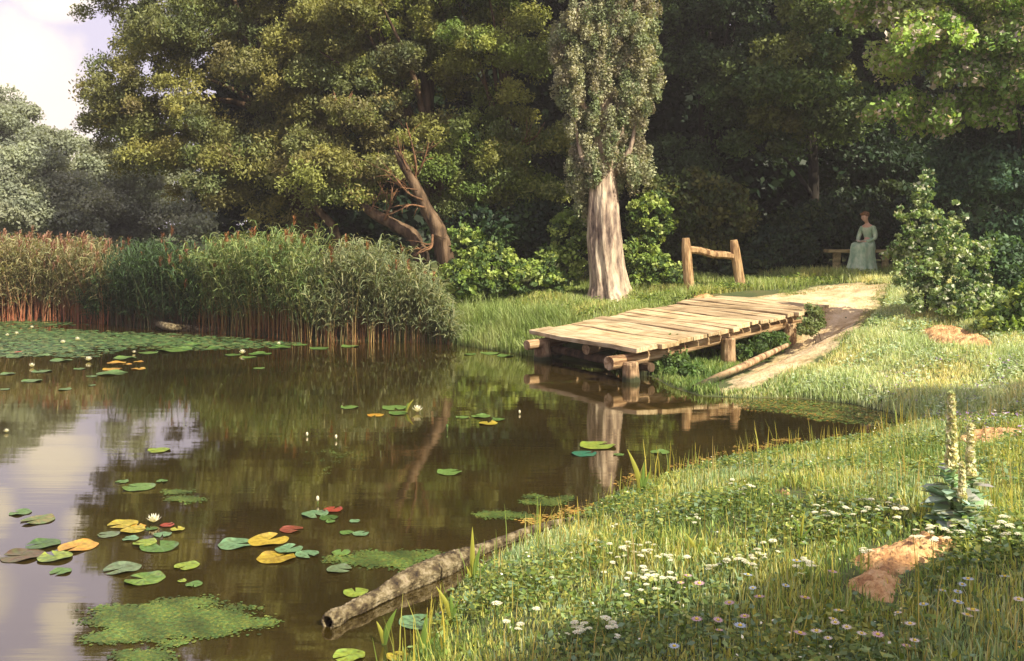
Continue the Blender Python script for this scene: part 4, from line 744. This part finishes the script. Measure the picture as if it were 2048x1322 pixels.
# buds
def bud(u, v, h_, colr, lab):
    p = WZ(u, v); root = empty('lily_bud', (p.x, p.y, 0)); tag(root, lab, 'lily bud', 'lily buds'); mb = MB(); mb.tube([(0, 0, -.05), (.004, 0, h_*.6), (0, 0, h_)], [.005, .005, .004], 6); mb.build('stalk', M['stalk'], root)
    mb = MB(); ball(mb, (0, 0, h_+.018), .014, .014, .024); mb.build('bud', colr, root, smooth=True)
M['stalk'] = m_noise('stalk_green', [(.3, (.07, .13, .03)), (.7, (.16, .22, .06))], 20, 2, bump=0); M['cream'] = m_noise('cream_bud', [(.3, (.6, .55, .36)), (.7, (.75, .7, .5))], 20, 2, bump=0)
bud(635, 1008, .03, M['cream'], 'cream bud above the pale green and red pads'); bud(894, 862, .04, M['stalk'], 'green bud standing in mid pond'); bud(1039, 828, .01, M['cream'], 'tiny cream bud in the water before the footbridge'); bud(614, 873, .01, M['cream'], 'tiny cream bud over the dark weed'); bud(672, 880, .02, M['cream'], 'cream bud on a short stalk over the dark weed')

# ------------------------------------------------------------------ reeds
def reeds(name, n, px, top, lab, depth=2.6, leaves=15, palL=None, stemc=None, plume=None, zlo=.5, lean=.22, ymin=None):
    us = rng.uniform(px[0], px[1], n*3); cnt = 0; P = []
    x = []; y = []
    Yl = np.interp(us, SHU, SHY)
    yy = Yl-.25+depth*rng.random(len(us))**1.3; xx = (us-1024)/F*yy
    xx, yy, us = xx[:n], yy[:n], us[:n]
    vt = np.interp(us, [t[0] for t in top], [t[1] for t in top]); ht = EYE-(vt-HOR)/F*yy; ht = ht*(1-.42*rng.random(n)**1.8)*(1+.05*np.sin(us*.045)+.04*np.sin(us*.11+1))+rng.normal(0, .07, n)
    z0 = np.maximum(H(xx, yy), -.15)-.02; nn = len(xx)
    lx = rng.normal(0, lean, nn); ly = rng.normal(0, lean, nn)
    V = []; Q = []; C_ = []
    def strip(p0, p1, p2, p3, w0, w1, w2, w3, c0, c3, ax):
        """arrays of curves as 3-quad strips"""
        m = len(p0); V_ = np.empty((m, 8, 3)); 
        for i, (p, w_) in enumerate(((p0, w0), (p1, w1), (p2, w2), (p3, w3))):
            V_[:, 2*i] = p-ax*w_*.5; V_[:, 2*i+1] = p+ax*w_*.5
        base = np.arange(m)[:, None]*8; q = np.concatenate([base+np.array([[0, 1, 3, 2]]), base+np.array([[2, 3, 5, 4]]), base+np.array([[4, 5, 7, 6]])], 0)
        cc = np.empty((m, 8, 3)); 
        for i in range(4): f = i/3; cc[:, 2*i] = cc[:, 2*i+1] = c0*(1-f)+c3*f
        return V_.reshape(-1, 3), q, cc.reshape(-1, 3)
    def pos(t): 
        hh = ht-z0; return np.stack([xx+lx*hh*t*t, yy+ly*hh*t*t, z0+hh*t], 1)
    sc0 = pick(stemc, nn)*rng.uniform(.6, 1.5, (nn, 1)); gl = pick(palL, nn)
    parts = []
    for a in (0, 1):
        an = rng.uniform(0, 3.14, nn)+a*1.57; ax = np.stack([np.cos(an), np.sin(an), 0*an], 1)
        parts.append(strip(pos(0), pos(.32), pos(.66), pos(1), .017, .014, .011, .006, sc0, gl*1.0, ax))
    m = nn*leaves; si = np.repeat(np.arange(nn), leaves); t = zlo/2.2+(1-zlo/2.2)*rng.random(m)**.85
    hh = (ht-z0)[si]; b = np.stack([xx[si]+lx[si]*hh*t*t, yy[si]+ly[si]*hh*t*t, z0[si]+hh*t], 1)
    an = rng.uniform(0, 6.28, m); d = np.stack([np.cos(an), np.sin(an), 0*an], 1); L = rng.uniform(.16, .40, m)[:, None]; up = rng.uniform(.4, 1.9, m)[:, None]; Z = np.array([[0, 0, 1.0]])
    ax = np.stack([-np.sin(an), np.cos(an), rng.normal(0, .3, m)], 1); lc = pick(palL, m)*rng.uniform(.6, 1.4, (m, 1))
    parts.append(strip(b, b+d*L*.33+Z*L*.35*up, b+d*L*.7+Z*L*.4*up, b+d*L*1.0+Z*L*(.38*up-.16), .012, .024, .017, .003, lc*.85, lc*1.1, ax))
    if plume is not None:
        k_ = np.where(rng.random(nn) < plume[1])[0]; reps = 26; si = np.repeat(k_, reps); m = len(si); hh = (ht-z0)[si]
        b = np.stack([xx[si]+lx[si]*hh, yy[si]+ly[si]*hh, z0[si]+hh-.04+rng.random(m)*.20], 1); an = rng.uniform(0, 6.28, m); d = np.stack([np.cos(an)*.5+.25, np.sin(an)*.5, .9+0*an], 1); L = rng.uniform(.07, .15, m)[:, None]
        ax = np.stack([-np.sin(an), np.cos(an), 0*an], 1); pc = np.array(plume[0])*rng.uniform(.6, 1.3, (m, 1))
        parts.append(strip(b, b+d*L*.4, b+d*L*.8, b+d*L+Z*-.02, .006, .018, .016, .004, pc, pc*1.2, ax))
    o = 0
    for v_, q_, c_ in parts: V.append(v_); Q.append(q_+o); C_.append(c_); o += len(v_)
    return tag(npmesh(name, np.concatenate(V), np.concatenate(Q), M['leaf'], None, np.concatenate(C_)), lab, 'reeds', kind='stuff')
_s = sorted([(1024+x/y*F, y) for x, y in shore if y > 19 and x < .2 and y < 26]); SHU = [a for a, b in _s]; SHY = [b for a, b in _s]
RST = [(.20, .075, .03), (.24, .11, .045), (.10, .05, .025), (.28, .19, .08), (.12, .11, .04)]
RG = [(.12, .17, .06), (.16, .20, .075), (.08, .13, .045), (.20, .22, .09)]
reeds('reeds', 900, (395, 625), [(395, 520), (425, 500), (480, 486), (520, 472), (560, 466), (595, 486), (618, 540), (625, 560)], 'tall green reeds with rust coloured stems and orange plumes at left centre', palL=RG, stemc=RST, plume=((.30, .14, .06), .07), leaves=15, zlo=.62)
reeds('reeds', 1000, (632, 905), [(622, 570), (640, 530), (670, 505), (705, 494), (750, 508), (800, 524), (840, 548), (870, 590), (905, 650)], 'rounded greyish green reeds with rusty feet, right end of the reed belt', palL=[(.14, .17, .08), (.18, .20, .11), (.10, .13, .065), (.20, .20, .10)], stemc=RST, plume=((.30, .12, .05), .035), leaves=18, zlo=.5)
reeds('reeds', 1000, (175, 400), [(165, 625), (185, 575), (215, 535), (255, 502), (320, 490), (370, 500), (400, 525)], 'dark green reeds around the shaded hollow on the left', palL=[(.04, .075, .03), (.055, .095, .035), (.035, .055, .028)], stemc=[(.09, .045, .025), (.06, .05, .025)], plume=((.24, .11, .055), .05), leaves=14, zlo=.35)
reeds('reeds', 1900, (-140, 215), [(-140, 485), (0, 484), (60, 490), (120, 486), (215, 500)], 'pale olive and russet reeds across the water at far left', depth=3.2, palL=[(.19, .19, .09), (.23, .22, .11), (.16, .175, .08), (.22, .17, .10)], stemc=[(.33, .12, .06), (.28, .10, .06), (.24, .12, .06)], plume=((.34, .19, .13), .22), leaves=14, zlo=.6)

# ------------------------------------------------------------------ grass
def blades(name, n, world, hgt, wd, pal, lab, minh=.03, lean=.5, avoid=(), dens=None, tip=None, cat='grass', hvar=None, maxd=None, tint=None):
    A = np.array(world); lo, hi = A.min(0), A.max(0); x = rng.uniform(lo[0], hi[0], n*6); y = rng.uniform(lo[1], hi[1], n*6); m = inpoly(world, x, y)
    x, y = x[m], y[m]; d = sdist(x, y); m = d > minh
    if maxd: m &= d < maxd*(.6+.4*rng.random(len(d)))
    for P in avoid: m &= (pdist(P, x, y+.10*(P in SOILS)) < rng.uniform(-.04, .06, len(x))) & (pdist(P, x, y) < rng.uniform(-.10, .04, len(x)))
    cl_ = .5+.25*(np.sin(x*6.1+y*3.3)+np.sin(y*8.3-x*4.9)); m &= rng.random(len(x)) < (.35+.65*np.clip(cl_, 0, 1))
    x, y = x[m][:n], y[m][:n]; n_ = len(x); z = H(x, y)-.01
    hv = (.55+.9*rng.random(n_)**2)*(1+.35*np.sin(x*2.7+y*1.9)); Hh = hgt*hv*(hvar(x, y) if hvar else 1)
    an = rng.uniform(0, 6.28, n_); le = lean*rng.random(n_)*Hh; D = np.stack([np.cos(an)*le, np.sin(an)*le, 0*an], 1); fa = an+1.57+rng.normal(0, .5, n_); AX = np.stack([np.cos(fa), np.sin(fa), 0*fa], 1)
    b = np.stack([x, y, z], 1); Z = np.stack([0*Hh, 0*Hh, Hh], 1); p1 = b+Z*.55+D*.3; p2 = b+Z*(1-.25*lean)+D; w_ = (wd*rng.uniform(.6, 1.5, n_))[:, None]
    V = np.empty((n_, 6, 3)); V[:, 0] = b-AX*w_*.5; V[:, 1] = b+AX*w_*.5; V[:, 2] = p1-AX*w_*.45; V[:, 3] = p1+AX*w_*.45; V[:, 4] = p2-AX*w_*.08; V[:, 5] = p2+AX*w_*.08
    k_ = np.arange(n_)[:, None]*6; Q = np.concatenate([k_+np.array([[0, 1, 3, 2]]), k_+np.array([[2, 3, 5, 4]])], 0)
    pn = .5+.25*(np.sin(x*1.9+y*1.1+.5)+np.sin(y*2.9-x*2.3))+rng.normal(0, .22, n_); pi_ = np.clip((pn*len(pal)).astype(int), 0, len(pal)-1); c = GAIN*np.array(pal)[pi_]*rng.uniform(.65, 1.35, (n_, 1))
    if tint is not None: c = c*tint(x, y)[:, None]
    cc = np.repeat(c[:, None], 6, 1); cc[:, 4:] *= (np.array(tip) if tip else 1.15)
    return tag(npmesh(name, V.reshape(-1, 3), Q, M['grass'], None, cc.reshape(-1, 3)), lab, cat, kind='stuff')
NEAR = [(-1.3, 3.0), (5.6, 3.0), (6.5, 11.9), (4.7, 11.9), (2.5, 10.8), (.5, 9), (-1.3, 6)]
GP = [(.10, .16, .05), (.17, .23, .06), (.28, .30, .08), (.36, .33, .10), (.34, .36, .19), (.20, .28, .15)]
blades('grass', 150000, NEAR, .075, .0065, GP, 'yellow green grass covering the near bank', avoid=SOILS, minh=.0)
blades('grass', 2600, NEAR, .24, .006, [(.20, .22, .05), (.28, .25, .06), (.14, .19, .05), (.30, .24, .09)], 'tall thin seeding grass stalks on the near bank', avoid=SOILS, minh=.0, lean=.25)
blades('grass', 1500, NEAR, .26, .008, [(.24, .24, .05), (.32, .27, .05), (.16, .22, .05)], 'yellow grass fringing the near bank at the water', minh=-.05, maxd=.35, lean=.3)
for P_ in SOILS[:2]: blades('grass', 260, P_, .06, .006, GP, 'sparse grass tufts growing over the bare clay', minh=.0, lean=.7)
MEAD = [(3.0, 12.2), (7.5, 10.8), (10, 16), (10.5, 22), (7.5, 22.5), (7.0, 18.5), (2.9, 14.0)]
MP = [(.24, .30, .14), (.33, .38, .22), (.42, .44, .27), (.28, .32, .15), (.46, .42, .22)]
blades('grass', 110000, MEAD, .12, .010, MP, 'pale silvery green grass on the sunny meadow right of the path', avoid=SOILS+[PATHP], minh=.0)
FARB = [(-2.2, 20.6), (.3, 18.2), (2.4, 20.2), (3.9, 21.4), (5.2, 22.0), (6.4, 22.2), (8.3, 22.4), (9.5, 23), (9.5, 25), (3, 26), (-2.5, 25)]
blades('grass', 60000, FARB, .17, .012, [(.17, .22, .06), (.22, .27, .09), (.28, .31, .14), (.19, .24, .07), (.30, .29, .10)], 'light green grass around the poplar foot and along the far bank', avoid=[PATHP], minh=.0)
blades('grass', 16000, [(-2.4, 20.2), (.6, 18.0), (1.3, 19.2), (0, 22), (-2.4, 23)], .42, .012, [(.13, .18, .05), (.18, .23, .08), (.22, .25, .10)], 'tall arching grass on the far bank beside the footbridge', minh=-.08, maxd=1.6, lean=.6)
blades('grass', 14000, [(1.4, 17.0), (2.2, 15.2), (2.6, 13.9), (3.9, 14.0), (6.2, 17.2), (6.0, 19.0), (3.4, 19.4)], .12, .012, [(.08, .14, .04), (.13, .19, .05), (.18, .22, .07)], 'green grass under and beside the footbridge', avoid=[PATHP], minh=.02)
blades('grass', 9000, [(5.2, 16.5), (6.0, 15.6), (8.6, 21.8), (6.0, 22.3), (5.0, 19.5)], .05, .009, [(.16, .20, .06), (.24, .24, .10)], 'sparse worn grass tufts growing into the path', minh=.02, avoid=[PATHI])
blades('grass', 14000, [(6.8, 22.6), (10.4, 22.0), (10.4, 25.4), (6, 25.4)], .07, .012, [(.06, .11, .025), (.08, .13, .03)], 'short green grass in the shade before the bench', minh=.02)
# broad leaved herbs in the sward
def herbs(name, n, world, pal, L, hmax, lab, avoid=(), cat='ground cover'):
    A = np.array(world); lo, hi = A.min(0), A.max(0); x = rng.uniform(lo[0], hi[0], n*5); y = rng.uniform(lo[1], hi[1], n*5); m = inpoly(world, x, y) & (sdist(x, y) > .05); pn = np.sin(x*3.1+y*2.2)+np.sin(y*4.3-x*3.7); m &= rng.random(len(x)) < np.clip(.35+.4*pn, .05, 1)
    for P in avoid: m &= (pdist(P, x, y) < rng.uniform(-.10, .02, len(x))) & (pdist(P, x, y+.08*(P in SOILS)) < .03)
    x, y = x[m][:n], y[m][:n]; n_ = len(x); C_ = np.stack([x, y, H(x, y)+hmax*rng.random(n_)], 1); A_ = unit(rdir(n_)*np.array([1, 1, .35])); N_ = unit(rdir(n_)*.45+np.array([0, 0, 1])); B_ = unit(np.cross(N_, A_)); Ls = L*rng.uniform(.5, 1.4, n_)
    V, Q = leaf_quads(C_, A_, B_, Ls, Ls*.62); c = pick(pal, n_)*rng.uniform(.65, 1.35, (n_, 1)); return tag(npmesh(name, V, Q, M['grass'], None, np.repeat(c, 4, 0)), lab, cat, kind='stuff')
herbs('ground_cover', 55000, NEAR, GREEN+[(.16, .22, .08), (.22, .24, .06), (.12, .18, .10)], .04, .10, 'low leafy herbs mixed through the near bank grass', avoid=SOILS)
herbs('ground_cover', 40000, MEAD, [(.26, .34, .21), (.34, .40, .26), (.16, .23, .11)], .06, .10, 'low greyish herbs on the sunny meadow', avoid=SOILS+[PATHP])
herbs('ground_cover', 20000, FARB, BR, .07, .14, 'low bright herbs along the foot of the far bushes', avoid=[PATHP])
PUR = [(tuple(G(u, v)))[:2] for u, v in ((1640, 800), (1760, 750), (2040, 720), (2060, 880), (1980, 885), (1850, 850), (1750, 815))]
herbs('purple_wildflowers', 1500, PUR, [(.22, .13, .32), (.30, .22, .38), (.16, .10, .22), (.45, .42, .4)], .035, .14, 'tiny purple wildflowers in the shaded meadow strip', cat='wildflowers')
herbs('white_wildflowers', 2200, MEAD, [(.6, .6, .45), (.5, .55, .35)], .025, .16, 'tiny pale wildflowers scattered over the sunny meadow', avoid=SOILS+[PATHP], cat='wildflowers')
herbs('white_wildflowers', 1300, NEAR, [(.62, .6, .5), (.7, .68, .55)], .017, .13, 'tiny white wildflowers scattered over the near bank', avoid=SOILS, cat='wildflowers')
herbs('yellow_wildflowers', 1500, NEAR, [(.6, .45, .05), (.62, .55, .3)], .014, .14, 'tiny yellow wildflowers scattered over the near bank', avoid=SOILS, cat='wildflowers')

# ------------------------------------------------------------------ flowers of the near bank
def bb(V, Q, C_, c, A_, B_, L, wd, col):
    b = len(V); c, A_, B_ = map(np.array, (c, A_, B_)); V += [tuple(c-A_*L*.5), tuple(c+B_*wd*.5), tuple(c+A_*L*.5), tuple(c-B_*wd*.5)]; Q.append((b, b+1, b+2, b+3)); C_ += [col]*4
def umbel(col):
    root = empty('yarrow'); V = []; Q = []; C_ = []; r_ = random.Random(3)
    for k_ in range(34):
        rr = .030*math.sqrt(k_/34); a = k_*2.4; c = (rr*math.cos(a), rr*math.sin(a), .15-.25*rr+r_.uniform(-.002, .002))
        for j in range(2):
            an = r_.uniform(0, 3.14); bb(V, Q, C_, c, (math.cos(an), math.sin(an), r_.uniform(-.2, .2)), (-math.sin(an), math.cos(an), r_.uniform(-.2, .2)), .013, .013, tuple(x*r_.uniform(.85, 1.05) for x in col))
    npmesh('flower_head', V, Q, M['petal'], root, np.array(C_)); mb = MB()
    mb.tube([(0, .0, 0), (.004, 0, .08), (0, 0, .13)], [.002]*3, 5)
    for k_ in range(7): a = k_*.9; mb.tube([(0, 0, .125), (.018*math.cos(a), .018*math.sin(a), .145)], [.0012, .001], 4)
    mb.build('stem', M['stalk'], root); return root
def daisy(petc, cen):
    root = empty('daisy'); V = []; Q = []; C_ = []
    for k_ in range(12): a = k_*math.pi/6; bb(V, Q, C_, (.012*math.cos(a), .012*math.sin(a), .10), (math.cos(a), math.sin(a), .12), (-math.sin(a), math.cos(a), 0), .017, .007, petc)
    npmesh('petals', V, Q, M['petal'], root, np.array(C_)); mb = MB(); ball(mb, (0, 0, .101), .006, .006, .004); mb.build('centre', cen, root, smooth=True); mb = MB(); mb.tube([(0, 0, 0), (.003, 0, .05), (0, 0, .099)], [.0015]*3, 5); mb.build('stem', M['stalk'], root); return root
used_f = set()
def put(root, kind, u, v, sc, lab, cat, grp, hh):
    o = root if kind not in used_f else copy_tree(root); used_f.add(kind)
    g = G(u, v+hh*sc*F/8); o.location = (g.x, g.y, g.z-.005); sc *= (.68 if kind == 'u' else 1)*rf.uniform(.8, 1.15); o.scale = (sc,)*3; o.rotation_euler = (R(random.uniform(-9, 9)), R(random.uniform(-9, 9)), random.uniform(0, 6)); tag(o, lab, cat, grp)
um = umbel((.80, .80, .66)); rf = random.Random(9)
for (u, v, su, sv, n, lab) in ((1275, 1100, 50, 18, 20, 'white yarrow in the densest clump on the near bank'), (1300, 1152, 34, 10, 11, 'white yarrow just below the densest clump'), (1105, 1152, 2, 2, 1, 'single white yarrow near the log by the sword leaves'), (1032, 1240, 14, 14, 4, 'white yarrow in the small group nearest the bottom left of the bank'), (1172, 1255, 16, 7, 6, 'white yarrow in the tight bunch near the bottom centre'), (1228, 1256, 6, 5, 3, 'white yarrow right of the tight bottom bunch'), (1490, 1112, 24, 8, 13, 'white yarrow in the flat clump left of the clay patch'), (1644, 1019, 18, 7, 7, 'white yarrow in the meadow directly above the clay patch'), (1752, 1006, 38, 10, 16, 'white yarrow in the row left of the mullein foot'), (1870, 1062, 30, 8, 10, 'white yarrow in front of the mullein leaves'), (2012, 1056, 26, 12, 12, 'white yarrow at the right edge of the bank'), (1477, 961, 14, 5, 6, 'white yarrow on the bank crest behind the water edge'), (1610, 1128, 14, 8, 6, 'white yarrow just left of the clay patch'), (1730, 1096, 4, 3, 2, 'white yarrow at the upper edge of the clay patch'), (1386, 1022, 8, 5, 3, 'white yarrow in the middle of the bank, left of the single yellow leaf'), (1430, 1125, 12, 5, 3, 'white yarrow between the densest clump and the flat clump'), (1960, 1010, 20, 6, 4, 'white yarrow right of the mullein stalks')):
    for k_ in range(int(n*1.7)): put(um, 'u', u+rf.gauss(0, su*1.15), v+rf.gauss(0, sv*1.4), rf.uniform(.75, 1.15)*(1.15 if v > 1200 else 1), lab, 'yarrow', lab.replace('white yarrow', 'white yarrows', 1), .14)
cw = M['stamen']; dp = daisy((.62, .42, .46), cw); dl = daisy((.48, .56, .66), cw); dw = daisy((.74, .66, .58), cw)
for (key, root, pts, lab) in (('p', dp, [(1362, 1173), (1375, 1166), (1400, 1187), (1466, 1224), (1525, 1222), (1494, 1244), (1438, 1273), (1430, 1257), (1604, 1219), (1395, 1260), (1660, 1160), (1752, 1290), (1811, 1310), (1590, 1300)], 'pink flower in the shaded grass at the bottom of the bank'),
                              ('l', dl, [(1477, 1280), (1565, 1183), (1491, 1169), (1510, 1182), (1590, 1140), (1882, 1194), (1913, 1198), (1920, 1180), (1939, 1186), (1350, 1311), (2016, 1173), (1855, 1230), (1907, 1232)], 'pale blue flower in the shaded grass at the bottom of the bank'),
                              ('w', dw, [(1637, 1290), (1660, 1252), (1680, 1246), (1692, 1267), (1674, 1258), (1804, 1241), (1825, 1268), (1828, 1299), (2039, 1219), (1945, 1254), (1924, 1259), (1719, 1281), (1660, 1295)], 'white flower with yellow eye in the shaded grass at the bottom right')):
    for (u, v) in pts: put(root, key, u, v, rf.uniform(1.25, 1.6), lab, 'wildflower', lab.replace('flower', 'flowers', 1), .10)

# mullein
def mullein(u, vb, vt, lab, rosette=1.0, r=.03):
    g = G(u, vb); h_ = (vb-vt)*g.y/F; root = empty('mullein', g); tag(root, lab, 'mullein', 'tall flowering mulleins'); mb = MB(); mb.tube([(0, 0, -.02), (.01, 0, h_*.5), (0, 0, h_)], [.010, .008, .004], 7); mb.build('stem', M['stalk'], root, smooth=True)
    r_ = random.Random(u); V = []; Q = []; C_ = []
    for k_ in range(int(900*h_)):
        z = h_*(.42+.58*r_.random()); a = r_.uniform(0, 6.28); rr = r*(1.05-.6*(z/h_-.42)/.58)*r_.uniform(.4, 1); c = (rr*math.cos(a), rr*math.sin(a), z); t = Vector((r_.gauss(0, 1), r_.gauss(0, 1), r_.gauss(0, 1))).normalized(); s_ = t.cross(Vector((math.cos(a), math.sin(a), .3))).normalized(); t2 = s_.cross(t)
        bb(V, Q, C_, c, tuple(s_), tuple(t2), .032, .026, r_.choice([(.74, .68, .40), (.82, .78, .56), (.66, .62, .40), (.40, .46, .22)]))
    npmesh('flower_spike', V, Q, M['petal'], root, np.array(C_)); V = []; Q = []; C_ = []
    for k_ in range(int(46*rosette)):
        z = h_*.45*r_.random()**1.6; a = r_.uniform(0, 6.28); L = .16*(1-.5*z/(h_*.45))*r_.uniform(.7, 1.2)*rosette**.5; el = r_.uniform(.1, .8); A_ = Vector((math.cos(a)*math.cos(el), math.sin(a)*math.cos(el), math.sin(el))); B_ = Vector((-math.sin(a), math.cos(a), r_.uniform(-.4, .4))).normalized(); b = len(V); o0 = Vector((0, 0, z)); up = Vector((0, 0, -.3*L))
        col = tuple(x*r_.uniform(.8, 1.2) for x in r_.choice([(.38, .48, .36), (.46, .56, .42), (.28, .38, .27)]))
        for t, ww in ((.05, .15), (.35, .8), (.7, .9), (1, .08)): c = o0+A_*L*t+up*t*t; V += [tuple(c-B_*L*.22*ww), tuple(c+B_*L*.22*ww)]; C_ += [col]*2
        for i in range(3): Q.append((b+2*i, b+2*i+1, b+2*i+3, b+2*i+2))
    npmesh('leaves', V, Q, M['leaf'], root, np.array(C_))
mullein(1903, 1050, 785, 'tallest mullein with a full cream flower spike', 2.2, .038); mullein(1941, 1035, 850, 'second tallest mullein, right of the tallest', 1.6, .034); mullein(1924, 1060, 925, 'shortest mullein with a thin yellow spike between the two taller', 1.4, .024)

# sword leaves (irises)
def sword(u, v, leaves, lab, onwater=False):
    g = WZ(u, v) if onwater else G(u, v); root = empty('iris_plant', g); tag(root, lab, 'iris', 'clumps of sword leaves')
    for (du, dv, wpx, col) in leaves:
        sx = g.y/F; tp = Vector((du*sx, -.02, -dv*sx)); V = []; C_ = []; n = 7; bd = Vector((du*sx*.35, 0, 0))
        for i in range(n+1):
            t = i/n; c = tp*t+Vector((-bd.x*math.sin(t*math.pi)*.5, 0, 0)); ww = wpx*sx*.5*(.55+.9*t-1.45*t**2.4+.0) if t < 1 else .0005; ww = max(ww, .0006); V += [tuple(c+Vector((-ww, 0, 0))), tuple(c+Vector((0, -ww*.35, 0))), tuple(c+Vector((ww, .004, 0)))]; f = .8+.5*t; C_ += [tuple(x*f for x in col)]*3
        Q = []
        for i in range(n): a = i*3; Q += [(a, a+1, a+4, a+3), (a+1, a+2, a+5, a+4)]
        npmesh('leaf', V, Q, M['leaf'], root, np.array(C_), smooth=True)
yl, gl_ = (.30, .30, .05), (.13, .21, .04)
sword(945, 1180, [(0, -128, 14, yl), (18, -95, 13, gl_), (34, -60, 14, gl_), (-12, -50, 10, yl)], 'tall yellow green sword leaves standing over the middle of the log', True)
sword(1284, 995, [(-30, -98, 15, yl), (4, -72, 11, gl_), (16, -55, 10, gl_), (-4, -40, 8, gl_)], 'forked sword leaves at the water edge right of centre')
sword(768, 1290, [(26, -75, 18, gl_), (-14, -50, 13, yl), (6, -40, 9, gl_)], 'green sword leaves standing in water below the log', True)
sword(905, 1250, [(-32, -78, 16, yl), (-4, -62, 11, gl_), (12, -50, 10, gl_)], 'sword leaves leaning left where bank meets water near the log')
sword(845, 1318, [(-10, -60, 12, gl_), (10, -95, 16, gl_), (40, -60, 14, gl_)], 'sword leaves at the bottom edge beside the bank')
sword(812, 824, [(16, -26, 8, yl), (5, -20, 6, gl_)], 'small leaf blade standing beside the cream lily', True)
sword(1600, 1095, [(8, -75, 9, yl), (-10, -60, 8, gl_), (30, -50, 9, gl_)], 'yellow sword leaves in the grass at the middle of the bank')
sword(1395, 1118, [(-28, -55, 12, yl), (10, -40, 8, gl_)], 'short yellow sword leaves right of the densest yarrow clump')

# ------------------------------------------------------------------ haze
hm, ht_ = mat_new('air'); pv = ht_.new('ShaderNodeVolumePrincipled'); pv.inputs['Color'].default_value = (.90, .86, .84, 1); pv.inputs['Density'].default_value = .0014; pv.inputs['Anisotropy'].default_value = .3
ht_.new('ShaderNodeOutputMaterial', i_Volume=(pv, 0))
mb = MB(); box(mb, -185, 185, -185, 200, -1.9, 24); hz_o = mb.build('haze', hm); tag(hz_o, 'thin summer haze over the pond', 'haze', kind='stuff')
